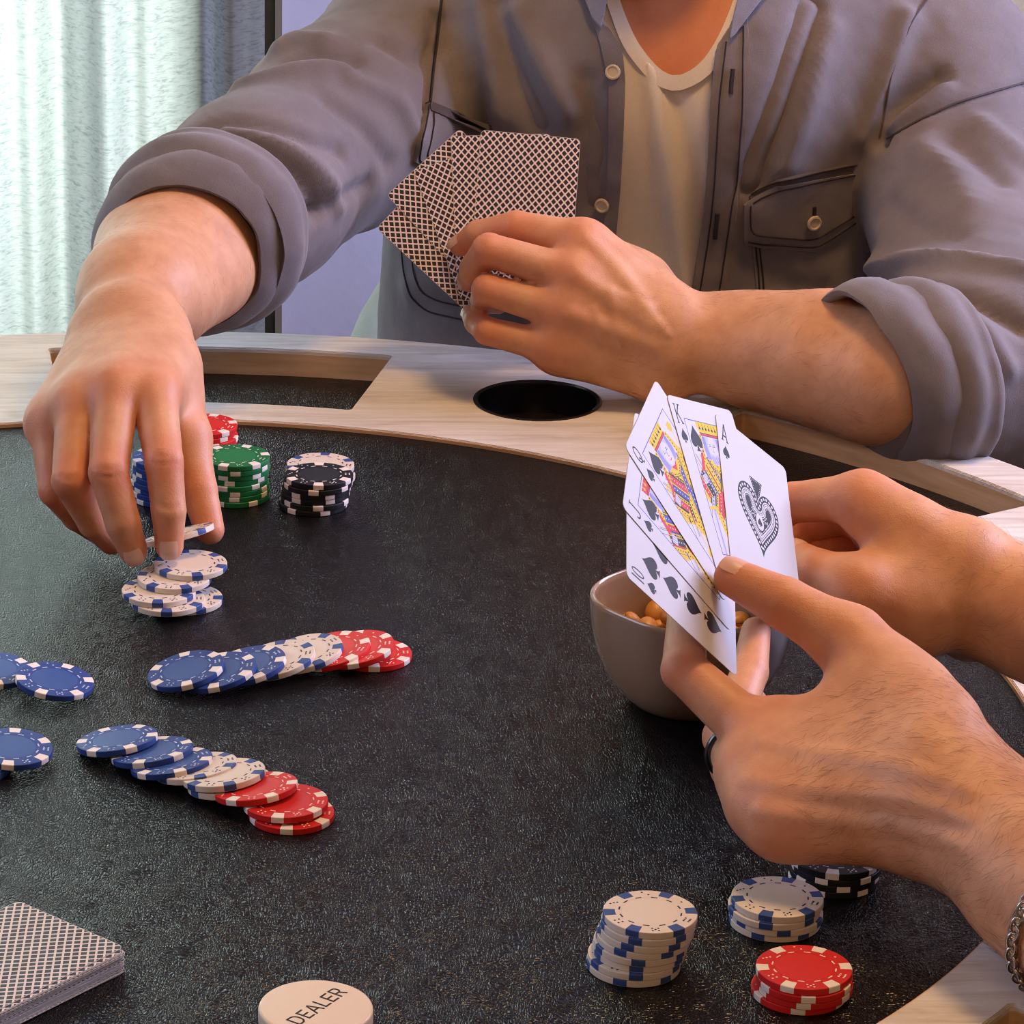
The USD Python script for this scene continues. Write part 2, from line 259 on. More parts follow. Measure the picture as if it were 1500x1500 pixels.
def chip_parts():
    b = 0.0004
    body = lathe([(0, 0.00012), (0.0118, 0.00012), (0.0121, 0.0), (CR - b, 0.0), (CR - b * 0.3, b * 0.3), (CR, b), (CR, CT - b), (CR - b * 0.3, CT - b * 0.3), (CR - b, CT), (0.0121, CT), (0.0118, CT - 0.00012), (0, CT - 0.00012)], 72)
    spots = []
    for k in range(6):
        a0 = k * math.pi / 3; o = 0.00006; prof = np.array([(0.0146, CT - 0.0004), (0.0146, CT + o), (CR - b, CT + o), (CR + o * 0.3 - b * 0.3, CT + o * 0.3 - b * 0.3), (CR + o, CT - b), (CR + o, b), (CR + o - b, -o * 0.2), (0.0146, -o * 0.2), (0.0146, 0.0004), (CR - 0.0012, 0.0004), (CR - 0.0012, CT - 0.0004)])
        V, F, n, m = [], [], len(prof), 5
        for i in range(m):
            for r, z in prof:
                half = 0.0029; a = a0 + (i / (m - 1) - 0.5) * 2 * math.asin(half / CR) * (CR / max(r, 0.0175)) ** 0.7
                V.append((r * math.cos(a), r * math.sin(a), z))
        for i in range(m - 1):
            for j in range(n):
                l = (j + 1) % n; F += [[i * n + j, (i + 1) * n + j, (i + 1) * n + l], [i * n + j, (i + 1) * n + l, i * n + l]]
        for e, fl_ in ((0, 0), (m - 1, 1)):
            for tri in trimesh.creation.triangulate_polygon(Polygon(prof), engine='earcut')[1]:
                F.append([e * n + int(q) % n for q in (tri if fl_ else tri[::-1])])
        s = trimesh.Trimesh(np.array(V), np.array(F), process=False); s.fix_normals(); spots.append(s)
    dash = []
    for k in range(12):
        a = (k + 0.5) * math.pi / 6; q = trimesh.creation.box([0.00062, 0.0027, 0.00008]); dash.append(moved(q, (0.01285 * math.cos(a), 0.01285 * math.sin(a), CT + 0.00003), rotz(a)))
    pips = []
    lay = {1: [(0, 0)], 2: [(-1, -1), (1, 1)], 3: [(-1, -1), (0, 0), (1, 1)], 4: [(-1, -1), (1, 1), (-1, 1), (1, -1)], 5: [(-1, -1), (1, 1), (-1, 1), (1, -1), (0, 0)], 6: [(-1, -1), (1, 1), (-1, 1), (1, -1), (-1, 0), (1, 0)]}
    for k in range(6):
        a = (k + 0.5) * math.pi / 3
        for (u, v) in lay[k + 1]:
            c = trimesh.creation.cylinder(0.00048, 0.00008, sections=7)
            e = np.array([math.cos(a), math.sin(a)]) * (0.0163 + 0.00105 * u) + np.array([-math.sin(a), math.cos(a)]) * 0.00125 * v
            pips.append(moved(c, (e[0], e[1], CT + 0.00003)))
    face = lathe([(0, CT - 0.0002), (0.0113, CT - 0.0002), (0.0115, CT - 0.00012), (0.0113, CT - 0.00006), (0, CT - 0.00006)], 48)
    return body, spots, cat_mesh(dash), cat_mesh(pips), face
_cp = chip_parts(); _proto, _chipmat = {}, {}
for k, (b, s, p, c) in CHIP.items():
    _chipmat[k] = (chip_material(k + '_chip_clay', b), chip_material(k + '_chip_spot', s), chip_material(k + '_chip_print', p), plain(k + '_chip_inlay', c, 0.42, 0.35))
def chip(colour, loc, rot, label, group):
    name = f'{colour}_poker_chip'
    if colour in _proto: return dup(_proto[colour], loc, rot, label, group)
    t = thing(name, label, 'poker chip', group, loc, rot); mb, ms, mp, mc = _chipmat[colour]
    obj('chip_body', _cp[0], mb, t, smooth=50)
    for s in _cp[1]: obj('edge_spot', s, ms, t, smooth=50)
    obj('dash_ring', _cp[2], mp, t); obj('dice_print', _cp[3], mp, t); obj('centre_inlay', _cp[4], mc, t, smooth=50)
    _proto[colour] = t; return t
ORD = ['bottom', 'second from the bottom', 'third from the bottom', 'fourth from the bottom', 'fifth from the bottom', 'sixth from the bottom', 'seventh from the bottom', 'eighth from the bottom']
def ordinal(i, n):
    if i == n - 1: return 'top'
    if i == 0: return 'bottom'
    k = n - 1 - i
    if k <= i: return ['', 'second', 'third', 'fourth', 'fifth'][k] + ' from the top'
    return ['', 'second', 'third', 'fourth', 'fifth'][i] + ' from the bottom'
def stack(colour, px, py, n, where, lean=(0, 0), jit=0.0007, group=None, a0=None):
    c = on_table(px, py, n * CT); loc = c.copy()
    for i in range(n):
        f = i / max(n - 1, 1) - 1.0
        o = rng.normal(0, jit, 2) if i < n - 1 else np.zeros(2)
        a = rng.uniform(0, math.pi / 3) if (i < n - 1 or a0 is None) else a0
        chip(colour, (c[0] + o[0] + lean[0] * f, c[1] + o[1] + lean[1] * f, TZ + i * CT), rotz(a), f'{colour} poker chip, {ordinal(i, n)} of the {where}', group or f'{where}')
def tilted(colour, px, py, z, axis_dir, deg, label, group, spin=0.0):
    """a chip leaning: the normal tips back along axis_dir (a direction on the table) by deg; z is the height of its centre's underside"""
    d = np.array([axis_dir[0], axis_dir[1], 0.0]); d = unit(d); a = math.radians(deg)
    n = -math.sin(a) * d + np.array([0, 0, math.cos(a)])
    top = on_table(px, py, z + CT * math.cos(a)); loc = top - n * CT
    chip(colour, loc, frame_from_z(n, spin), label, group)
stack('red', 299, 621, 8, 'red stack behind the green stack', a0=0.2)
stack('green', 345, 667, 8, 'green stack beside the reaching hand', a0=0.15)
stack('blue', 243, 668, 8, 'blue stack behind the reaching fingers', a0=0.4)
stack('white', 469.5, 679, 4, 'white stack right behind the black', a0=0.35)
stack('black', 467, 694, 6, 'tall black stack near the far rim', lean=(0.003, 0.001), a0=0.5)
stack('black', 1224, 1252, 4, 'black stack under the near forearm', a0=0.3)
stack('white', 952.5, 1335, 8, 'tall white stack nearest the viewer', lean=(0.0055, 0.001), jit=0.0005, a0=0.03)
stack('white', 1139, 1313, 4, 'short white stack behind the red stack', a0=0.12)
stack('red', 1178, 1416, 4, 'short red stack at the near rim', a0=0.02)
g = 'loose white pile under the lifted chip'
for colour, px_, py_, lev, lab in (('white', 272, 874, 0, 'bottom right'), ('white', 246, 876, 1, 'bottom left'), ('white', 232.7, 863, 2, 'left middle'), ('white', 255.3, 843, 3, 'second from the top'), ('white', 279, 824, 4, 'topmost')):
    c = on_table(px_, py_, (lev + 1) * CT)
    chip(colour, c - [0, 0, CT], rotz(rng.uniform(0, 1)), f'white poker chip, {lab} of the loose pile under the lifted chip', g)
# two spread rows: each chip leans on its right-hand neighbour, the last lies flat
r1 = on_table(548, 956)[:2] - on_table(272, 979)[:2]
row1 = [('blue', 271.7, 979, 13, 'leftmost'), ('blue', 318.7, 981, 13, 'second'), ('blue', 362, 971.7, 13, 'third'), ('white', 405, 963, 13, 'fourth'), ('white', 446, 953.7, 13, 'fifth'), ('red', 486, 950, 13, 'sixth'), ('red', 521, 947.7, 11, 'seventh'), ('red', 547, 955, 0, 'rightmost')]
for c, x, y, dg, w_ in row1:
    z = CR * math.sin(math.radians(dg)) + (0.0016 if dg == 11 else 0)
    tilted(c, x, y, z, r1, dg, f'{c} poker chip, {w_} in the upper spread row of eight chips', 'upper spread row of chips', rng.uniform(0, 1))
r2 = on_table(375, 1150)[:2] - on_table(171, 1081)[:2]
row2 = [('blue', 171, 1080.7, 10, .0036, 'leftmost'), ('blue', 221.7, 1097.7, 11, .0037, 'second'), ('blue', 250.7, 1114, 11, .0037, 'third'), ('white', 287, 1121, 11, .0037, 'fourth'), ('white', 327, 1130.7, 9, .0061, 'upper fifth'), ('white', 335, 1141.7, 8, .0027, 'lower fifth'),
        ('red', 374, 1151, 10, .0055, 'sixth'), ('red', 418, 1172, 2, .0036, 'seventh'), ('red', 427, 1187.7, 0, 0, 'last, nearest and lowest')]
for c, x, y, dg, z, w_ in row2:
    tilted(c, x, y, z, r2, dg, f'{c} poker chip, {w_} in the lower spread row of nine chips', 'lower spread row of chips', rng.uniform(0, 1))
gl = 'blue chips at the left edge'
tilted('blue', 80.5, 994, 0.0042, (1, -0.25), -8, 'blue poker chip near the left edge, over another blue chip', gl, 0.2)
tilted('blue', -9, 977.5, 0.0024, (1, -0.25), -6, 'blue poker chip cut by the left edge, under its right neighbour', gl, 0.7)
tilted('blue', 17, 1093, 0.0048, (1, -0.6), -5, 'blue poker chip cut by the left edge beside the lower spread row', gl, 0.5)
tilted('blue', -46, 1119, 0.0, (1, 0), 0, 'blue poker chip mostly outside the left edge, beneath another blue chip', gl, 0.1)
# the chip held up between the fingertips
hc = at(262, 783.5, 1.831)
upv = -DWN; rv = RGT * math.cos(math.radians(14.5)) + (-DWN) * math.sin(math.radians(14.5)); nv = unit(np.cross(rv, FWD)); nv = nv if nv @ upv > 0 else -nv
nv = unit(nv - 0.10 * FWD)
chip('white', hc - nv * CT / 2, frame_from_z(nv, 0.3), 'white poker chip lifted between thumb and fingertips above the loose pile', 'chip in the hand')

# ------------------------------------------------------------------ dealer button
M_button = plain('cream_plastic', (0.74, 0.60, 0.44), 0.35, 0.5)
M_ink = plain('black_ink', (0.018, 0.014, 0.016), 0.5, 0.3)
DB = on_table(462.5, 1474, 0.0075)
db = thing('dealer_button', 'round cream dealer button lettered in black at the bottom edge', 'dealer button', loc=(DB[0], DB[1], TZ))
DR, DH = 0.0232, 0.0075
obj('button_body', lathe([(0, 0), (DR - 0.0012, 0), (DR - 0.0003, 0.0004), (DR, 0.0014), (DR, DH - 0.0014), (DR - 0.0004, DH - 0.0004), (DR - 0.0014, DH), (0, DH)], 96), M_button, db, smooth=50)
tx = meshkit.text_mesh('DEALER', 0.0072, 0.00012); tx.apply_translation(-np.array([tx.bounds[:, 0].mean(), tx.bounds[:, 1].mean(), 0]))
tw = np.ptp(tx.bounds[:, 0]); tx.apply_scale([0.0335 / tw, 1.0, 1.0])
b0, b1 = on_table(433, 1503, DH), on_table(509, 1451, DH); ta = math.atan2(*(b1 - b0)[1::-1])
mid = (on_table(420, 1490, DH) + on_table(495, 1452, DH) + on_table(433, 1503, DH) + on_table(509, 1451, DH)) / 4
obj('lettering', moved(tx, (mid[0] - DB[0], mid[1] - DB[1], DH - 0.00003), rotz(ta)), M_ink, db)
# ------------------------------------------------------------------ playing cards (millimetres on the card, origin at its middle, y up)
CW, CL, CTH = 63.0, 88.0, 0.00029
def rrect(w, h, r): return sbox(-w / 2 + r, -h / 2 + r, w / 2 - r, h / 2 - r).buffer(r, quad_segs=6)
M_stock = plain('card_stock', (0.47, 0.47, 0.50), 0.40, 0.35)
M_black = plain('card_black', (0.016, 0.014, 0.016), 0.42, 0.12)
M_cred = plain('card_red', (0.55, 0.025, 0.03), 0.42, 0.12)
M_cyel = plain('card_yellow', (0.62, 0.45, 0.0), 0.42, 0.12)
M_cblue = plain('card_blue', (0.055, 0.06, 0.36), 0.42, 0.12)
M_clav = plain('card_pale_blue', (0.42, 0.42, 0.70), 0.42, 0.12)
M_back = mat('card_back', {
    'u': ('uvmap', {'attribute': 'st'}), 's': ('separate_xyz', {}), 'a': ('math', {'math_type': 'multiply', 'value2': 1 / 4.5}), 'b': ('math', {'math_type': 'multiply', 'value2': 1 / 5.2}),
    'p1': ('math', {'math_type': 'add'}), 'p2': ('math', {'math_type': 'subtract'}), 'f1': ('math', {'math_type': 'wrap', 'value2': 1.0, 'value3': 0.0}), 'f2': ('math', {'math_type': 'wrap', 'value2': 1.0, 'value3': 0.0}),
    'l1': ('math', {'math_type': 'less_than', 'value2': 0.27}), 'l2': ('math', {'math_type': 'less_than', 'value2': 0.27}), 'm': ('math', {'math_type': 'maximum'}),
    'x': ('mix_color', {'a': (0.020, 0.014, 0.022), 'b': (0.70, 0.58, 0.54)}), 'p': ('principled_bsdf', {'roughness': 0.42, 'specular_ior_level': 0.35})},
    [('u.UV', 's.vector'), ('s.x', 'a.value1'), ('s.y', 'b.value1'), ('a.value', 'p1.value1'), ('b.value', 'p1.value2'), ('a.value', 'p2.value1'), ('b.value', 'p2.value2'), ('p1.value', 'f1.value1'), ('p2.value', 'f2.value1'),
     ('f1.value', 'l1.value1'), ('f2.value', 'l2.value1'), ('l1.value', 'm.value1'), ('l2.value', 'm.value2'), ('m.value', 'x.fac'), ('x.result', 'p.base_color')])
def spade(h, stem=True):
    t = np.linspace(0, 2 * np.pi, 72, endpoint=False)
    x = 16 * np.sin(t) ** 3; y = -(13 * np.cos(t) - 5 * np.cos(2 * t) - 2 * np.cos(3 * t) - np.cos(4 * t))
    p = Polygon(np.stack([x * 0.86, np.where(y > 0, y * 1.12, y)], 1)).buffer(0)
    if stem: p = p.union(Polygon([(-0.9, 0), (0.9, 0), (1.2, -9), (2.6, -14), (5.6, -17), (-5.6, -17), (-2.6, -14), (-1.2, -9)]))
    b = p.bounds; s = h / (b[3] - b[1]); return affinity.translate(affinity.scale(p, s, s, origin=(0, 0)), 0, -(b[3] + b[1]) / 2 * s)
def strokes(lines, w): return unary_union([LineString(l).buffer(w / 2, cap_style='flat', join_style='mitre') for l in lines])
def glyph(ch):                               # slab-serif index letters, 10 tall
    if ch == 'A': return strokes([[(-2.3, 0), (0, 10)], [(0, 10), (2.3, 0)], [(-1.6, 3), (1.6, 3)]], 0.85).union(strokes([[(-3.3, 0.3), (-1.2, 0.3)], [(1.2, 0.3), (3.3, 0.3)]], 0.6))
    if ch == 'K': return strokes([[(-2, 0), (-2, 10)], [(-2, 3.6), (2.2, 10)], [(-0.7, 5.4), (2.5, 0)]], 0.85).union(strokes([[(-3, 0.3), (-1, 0.3)], [(-3, 9.7), (-1, 9.7)], [(1.2, 0.3), (3.4, 0.3)], [(1.1, 9.7), (3.1, 9.7)]], 0.6))
    if ch == 'Q': return affinity.scale(Point(0, 5.4).buffer(1, 24), 2.5, 4.6).difference(affinity.scale(Point(0, 5.4).buffer(1, 24), 1.7, 3.8)).union(strokes([[(-0.9, 3.2), (0.2, 3.6), (1.4, 0.2), (2.7, 0.6)]], 0.8))
    if ch == 'J': return strokes([[(1.0, 9.6), (1.0, 2.0), (0.3, 0.6), (-1.0, 0.4), (-2.2, 1.2), (-2.4, 2.6)]], 0.85).union(strokes([[(-0.4, 9.7), (2.4, 9.7)]], 0.6))
    o = affinity.scale(Point(1.3, 5).buffer(1, 24), 1.8, 5.0).difference(affinity.scale(Point(1.3, 5).buffer(1, 24), 1.05, 4.2)); return o.union(strokes([[(-2.0, 0), (-2.0, 10)]], 0.85))
def both(p): return unary_union([p, affinity.rotate(p, 180, origin=(0, 0))])
def index_print(ch):
    g = affinity.translate(affinity.scale(glyph(ch), 0.95, 0.98, origin=(0, 0)), -CW / 2 + 6.2, CL / 2 - 13.6)
    return both(g), both(affinity.translate(spade(7.4), -CW / 2 + 6.2, CL / 2 - 19.4))
def dots(line, step, r):
    n = max(3, int(line.length / step)); return unary_union([line.interpolate(i / n, normalized=True).buffer(r, 5) for i in range(n)])
def court(ch):
    """one half of a generic court figure as coloured flat shapes, turned about the middle for the other half"""
    F = sbox(-20.9, -33.7, 20.9, 33.7); half = sbox(-20.5, -7.2, 20.5, 33.4).intersection(Polygon([(-21, -7), (21, 7), (21, 34), (-21, 34)]))
    out = {k: [] for k in ('black', 'red', 'yellow', 'blue', 'pale blue')}
    def put(c, *ps):
        for p in ps:
            p = p.intersection(half)
            for o in out: out[o] = [q.difference(p) for q in out[o]]
            if c != 'white': out[c].append(p)
    def line(pts, w, c='black'): put(c, LineString(pts).buffer(w / 2))
    side = {'K': 1.0, 'Q': 1.0, 'J': 1.0}[ch]
    hx = 0.0
    # robe: slanting bands of colour over the shoulders
    robe = Polygon([(-9, 15.5), (9, 15.5), (17, 9), (21, 0), (21, 7), (21, -8), (-21, -8), (-21, 4), (-17, 9)])
    seq = {'K': ['red', 'yellow', 'black', 'pale blue', 'black', 'yellow', 'red', 'yellow', 'blue', 'black', 'yellow', 'red'], 'Q': ['yellow', 'black', 'red', 'yellow', 'black', 'blue', 'yellow', 'red', 'black', 'yellow', 'blue', 'yellow'], 'J': ['yellow', 'red', 'black', 'yellow', 'blue', 'red', 'yellow', 'blue', 'yellow', 'black', 'red', 'yellow']}[ch]
    put('yellow', robe.union(sbox(-19, -8, 19, 8))); x = -24.0
    for i in range(17):
        w = (3.4, 1.1, 4.2, 2.4, 0.9)[i % 5]; sl = -0.55 if i < 9 else 0.45
        band = Polygon([(x - 22 * sl, -14), (x + w - 22 * sl, -14), (x + w + 20 * sl * 0.6, 16), (x + 20 * sl * 0.6, 16)]).intersection(robe)
        put(seq[i % 12], band)
        c = LineString([(x + w / 2 - 22 * sl, -14), (x + w / 2 + 12 * sl, 16)])
        if w > 3: put('white' if seq[i % 12] in ('red', 'blue', 'black') else 'black', dots(c, 2.1, 0.42).intersection(robe), )
        elif w > 2: put('black' if seq[i % 12] in ('yellow', 'pale blue') else 'yellow', dots(c, 1.5, 0.5).intersection(robe))
        line([c.coords[0], c.coords[-1]] if False else [(x - 22 * sl, -14), (x + 12 * sl, 16)], 0.22)
        x += w
    put('yellow', Polygon([(-8, 15.8), (8, 15.8), (6, 11), (0, 8), (-6, 11)])); put('black', dots(LineString([(-7, 15), (-5, 11.6), (0, 9.2), (5, 11.6), (7, 15)]), 1.5, 0.4)); put('red', Polygon([(-4, 15.5), (4, 15.5), (0, 11)]))
    line([(-8, 15.8), (-6, 11), (0, 8), (6, 11), (8, 15.8)], 0.35)
    # head
    put('pale blue', Polygon([(-7.5, 27), (7.5, 27), (8.6, 20), (7.6, 14.6), (-7.6, 14.6), (-8.6, 20)]))
    for k in range(7): line([(-7.8 + k * 0.35, 26), (-8.2 + k * 0.5, 20), (-7.2 + k * 0.55, 15)], 0.22, 'blue'); line([(7.8 - k * 0.35, 26), (8.2 - k * 0.5, 20), (7.2 - k * 0.55, 15)], 0.22, 'blue')
    put('white', affinity.translate(affinity.scale(Point(0, 0).buffer(1, 20), 4.3, 6.4), 0.4, 20.4))
    line([(-2.6, 22.6), (-1.0, 22.9)], 0.3, 'blue'); line([(1.2, 22.9), (2.9, 22.6)], 0.3, 'blue'); line([(-2.5, 21.8), (-1.2, 21.8)], 0.42, 'blue'); line([(1.4, 21.8), (2.8, 21.8)], 0.42, 'blue')
    line([(0.4, 22), (0.0, 19.2), (0.9, 19.0)], 0.28, 'blue'); line([(-0.6, 17.3), (0.5, 17.0), (1.5, 17.3)], 0.4, 'red')
    if ch == 'K':
        put('pale blue', Polygon([(-4, 17.8), (4.6, 17.8), (4, 13.4), (0.4, 11.8), (-3.2, 13.4)]))
        for k in range(6): line([(-3 + k * 1.3, 16.6), (-2.4 + k * 1.1, 13)], 0.25, 'blue')
        put('white', Point(0.4, 17.3).buffer(0.9))
    hat = {'K': Polygon([(-11, 33.6), (11, 33.6), (8.5, 27), (-8.5, 27)]), 'Q': Polygon([(-9.5, 33.2), (9.5, 33.2), (8, 27.2), (-8, 27.2)]), 'J': Polygon([(-10, 32.2), (10, 32.2), (9, 27), (-9, 27)])}[ch]
    put('red' if ch == 'J' else 'yellow', hat)
    for k in range(6): put('black' if ch != 'J' else 'yellow', Point(-7.5 + 3 * k, 30.2).buffer(0.75, 6)); line([(-7.5 + 3 * k, 30.4), (-7.5 + 3 * k, 32.4)], 0.35, 'black' if ch != 'J' else 'yellow')
    put('red', Polygon([(-8.6, 27.8), (8.6, 27.8), (8.5, 26.8), (-8.5, 26.8)])); line([(-8.6, 27.9), (8.6, 27.9)], 0.3); line([(-8.6, 26.7), (8.6, 26.7)], 0.3)
    # side ornaments: drapery, a hand, a staff or flower
    put('yellow', Polygon([(-10.4, 27), (-8.4, 27), (-9.6, 14), (-13.2, 10), (-14.6, 11)])); put('black', dots(LineString([(-9.4, 26), (-10.6, 15), (-13, 11.4)]), 1.9, 0.42))
    put('yellow', Polygon([(10.4, 27), (8.4, 27), (9.6, 14), (13.2, 10), (14.6, 11)])); put('black', dots(LineString([(9.4, 26), (10.6, 15), (13, 11.4)]), 1.9, 0.42))
    put('red', Polygon([(-12.2, 20), (-10.4, 20), (-14, 8), (-17, 8)])); put('white', Polygon([(-18.6, 5.4), (-14.2, 7.2), (-13.4, 2.6), (-17.4, 1.0)])); line([(-18.6, 5.4), (-14.2, 7.2), (-13.4, 2.6), (-17.4, 1.0)], 0.28, 'blue')
    for k in range(3): line([(-17.8 + k * 1.2, 5.2 + k * 0.4), (-16.8 + k * 1.2, 2 + k * 0.4)], 0.25, 'blue')
    if ch == 'Q': put('yellow', dots(Point(16.5, 26).buffer(1.6).exterior, 1.6, 0.9), Point(16.5, 26).buffer(0.9)); line([(16.5, 24.4), (15, 14), (12, 8)], 0.5, 'yellow'); put('yellow', dots(Point(-17, 11.4).buffer(1.5).exterior, 1.6, 0.85))
    if ch == 'K': put('pale blue', Polygon([(15.6, 33.2), (17.8, 33.2), (17.2, 10), (15.2, 10)])); line([(16.6, 33), (16.2, 10)], 0.25, 'blue'); put('yellow', Polygon([(12, 10.6), (20, 11.4), (20, 9.8), (12, 9)]))
    if ch == 'J': line([(17, 33), (13, 6)], 1.0, 'yellow'); put('yellow', dots(LineString([(17.6, 31), (15, 18)]), 2.4, 1.0)); put('black', dots(LineString([(17.6, 31), (15, 18)]), 2.4, 0.4))
    pip = affinity.translate(spade(13.5), -14.4, 24.6); clear = pip.buffer(0.8).union(sbox(-20.4, 17.5, -13, 33.2)).intersection(sbox(-20.6, 17.4, -10.6, 33.3))
    put('white', clear.difference(sbox(-10.6, 0, 30, 40))); put('black', pip)
    return {k: both(unary_union([q for q in v if not q.is_empty])) for k, v in out.items() if v}, F
def ace_print():
    S = affinity.rotate(spade(44, stem=False), 180, origin=(0, 0)); S = affinity.scale(S, 0.92, 0.86, origin=(0, 0)); b = S.bounds; S = affinity.translate(S, 0, -22 - b[1]); top = S.bounds[3]
    stem = Polygon([(-1.0, top - 11), (1.0, top - 11), (1.6, top - 4), (5.6, 21.5), (-5.6, 21.5), (-1.6, top - 4)])
    band = S.difference(S.buffer(-3.2)); P = [band.difference(dots(S.buffer(-1.6).exterior, 2.5, 0.82))]
    P.append(S.buffer(-3.9).difference(S.buffer(-4.25))); P.append(dots(S.buffer(-5.0).exterior, 0.95, 0.27)); inner = S.buffer(-6.0)
    core = inner.difference(affinity.rotate(affinity.scale(Point(0, -2).buffer(1, 20), 3.4, 4.6), 0))
    holes = []
    for (x, y) in [(-5.5, 3), (5.5, 3), (-7.2, 0), (7.2, 0), (-4.6, 0.2), (4.6, 0.2), (-5.4, -4), (5.4, -4), (-3.6, -8), (3.6, -8), (0, -9), (0, 3.2), (-1.8, -11.4), (1.8, -11.4)]:
        holes.append(dots(Point(x, y).buffer(0.95).exterior, 1.2, 0.42)); holes.append(Point(x, y).buffer(0.3, 5))
    core = core.difference(unary_union(holes)); P.append(core.difference(inner.buffer(-0.5).difference(inner.buffer(-0.8))))
    P.append(affinity.translate(spade(5), 0, -2))
    P.append(stem.difference(S.buffer(0.5)).difference(dots(stem.buffer(-0.8).exterior if stem.buffer(-0.8).geom_type == 'Polygon' else stem.exterior, 1.3, 0.3)))
    return unary_union(P)
def card_mesh_back(shape):
    """the back print: a thin sheet with coordinates in millimetres for the lattice"""
    e = extrude(shape, 0.00002); return e
def mm(poly, z, h=0.00002):
    return extrude(affinity.scale(poly, 0.001, 0.001, origin=(0, 0)), h, z)
def make_card(name, label, group, loc, rot, face=None, back=True):
    t = thing(name, label, 'playing card', group, loc, rot)
    body = mm(rrect(CW, CL, 3.2), 0.0, CTH); obj('card_stock', body, M_stock, t, smooth=False)
    if back:
        s = mm(rrect(CW - 0.5, CL - 0.5, 3.0), -0.000015, 0.00002); obj('card_back', s, M_back, t, smooth=False, uv=s.vertices[:, :2] * 1000.0)
    if face:
        l, p = index_print(face); 
        for half in (sbox(-40, 0, 40, 50), sbox(-40, -50, 40, 0)): obj('index_letter', mm(l.intersection(half), CTH - 0.00001), M_black, t, smooth=False); obj('index_pip', mm(p.intersection(half), CTH - 0.00001), M_black, t, smooth=False)
        if face == 'A': obj('centre_pip', mm(ace_print(), CTH - 0.00001), M_black, t, smooth=False, label='large ornate spade')
        elif face == '10':
            for sx in (-1, 1):
                for y in (25.2, 8.7, -8.7, -25.2): obj('pip', mm(affinity.translate(affinity.rotate(spade(14.5), 0 if y > 0 else 180, origin=(0, 0)), sx * 14.0, y), CTH - 0.00001), M_black, t, smooth=False)
            for y in (17, -17): obj('pip', mm(affinity.translate(affinity.rotate(spade(14.5), 0 if y > 0 else 180, origin=(0, 0)), 0, y), CTH - 0.00001), M_black, t, smooth=False)
        else:
            cols, F = court(face); obj('court_frame', mm(F.difference(F.buffer(-0.42)), CTH - 0.00001), M_cblue, t, smooth=False)
            for k, poly in cols.items(): obj('court_figure', mm(poly, CTH - 0.00001), {'black': M_black, 'red': M_cred, 'yellow': M_cyel, 'blue': M_cblue, 'pale blue': M_clav}[k], t, smooth=False, label=k + ' areas of the court figure', kind='stuff')
    return t
# the near player's fan: a flat fan measured from the photograph's corners
FAN_R = np.array([[0.62255, -0.01670, 0.78240], [0.47944, 0.79831, -0.36446], [-0.61852, 0.60201, 0.50500]]); FAN_D = 1.60
FAN_R[:, 2] = np.cross(FAN_R[:, 0], FAN_R[:, 1]); FAN_O = at(1112, 760, FAN_D)
FAN = [('A', 0, 0, 0, 'ace'), ('K', 0.3551, -29.8963, 1.0296, 'king'), ('Q', 1.0254, -61.0639, -13.8702, 'queen'), ('J', 1.2807, -69.6215, -34.7836, 'jack'), ('10', 1.4357, -73.8857, -62.8322, 'ten')]
for i, (f, a, ox, oy, w_) in enumerate(FAN):
    make_card('playing_card', f'{w_} of spades, face up in the near player\'s fan of five', 'fan of cards in the near hands', FAN_O + FAN_R @ np.array([ox, oy, -i * 400.0 / 1000]) / 1000, FAN_R @ rotz(a), f)
# the opposite player's fan, seen from the back; local z points away from the eye's side of the card
BD = 2.130
bx_, by_ = RGT, -DWN; bn = unit(-FWD + 0.10 * by_ + 0.06 * RGT); ux = unit(RGT - bn * (RGT @ bn)); uy = np.cross(bn, ux); BACK_R = np.stack([-ux, uy, -bn], 1)
for i, (px_, py_, deg, w_) in enumerate([(704.5, 190, -4.6, 'rightmost and uppermost'), (660.5, 199, 2.0, 'second from the right'), (606, 250, 20.0, 'third from the right'), (566.5, 285, 42.8, 'fourth from the right'), (552, 333.5, 47.0, 'leftmost and lowest')]):
    O = at(700, 330, BD + 0.0) ; n = BACK_R[:, 2]
    D = ray(px_, py_); P0 = EYE + D * ((O - EYE) @ n / (D @ n))
    a = math.radians(deg); R = BACK_R @ rotz(-a)
    c = P0 + R @ np.array([-CW / 2, -CL / 2, 0]) / 1000 + n * (0.0004 * i)
    make_card('playing_card', f'lattice-backed playing card, {w_} of the opposite player\'s fan', 'fan of cards in the opposite hand', c, R)
# the deck
da = on_table(185, 1391, 0.010); e1 = np.array([math.cos(math.radians(137.7)), math.sin(math.radians(137.7)), 0]); e2 = np.array([math.cos(math.radians(-132.3)), math.sin(math.radians(-132.3)), 0])
dc = da + e1 * CW / 2000 + e2 * CL / 2000; DRot = np.stack([-e1, e2, np.array([0, 0, -1.0])], 1)
if np.linalg.det(DRot) < 0: DRot[:, 0] *= -1
proto = None; ND = 33
for i in range(ND):
    z = TZ + (i + 1) * 0.000305; o = rng.normal(0, 0.00035, 2); sh = np.zeros(3)
    if i == ND - 1: sh = e1 * 0.0022 - e2 * 0.0006
    if i == ND - 5: sh = -e1 * 0.0012
    lab = 'lattice-backed top card of the deck at the lower left corner' if i == ND - 1 else 'lattice-backed second card of the deck, edge showing below the top card' if i == ND - 2 else 'one of the squared cards under the top two of the corner deck'
    loc = np.array([dc[0] + o[0], dc[1] + o[1], z]) + sh; R = DRot @ rotz(rng.normal(0, 0.006))
    if proto is None: proto = make_card('playing_card', lab, 'deck of cards', loc, R)
    else:
        q = dup(proto, loc, R, lab, 'deck of cards')
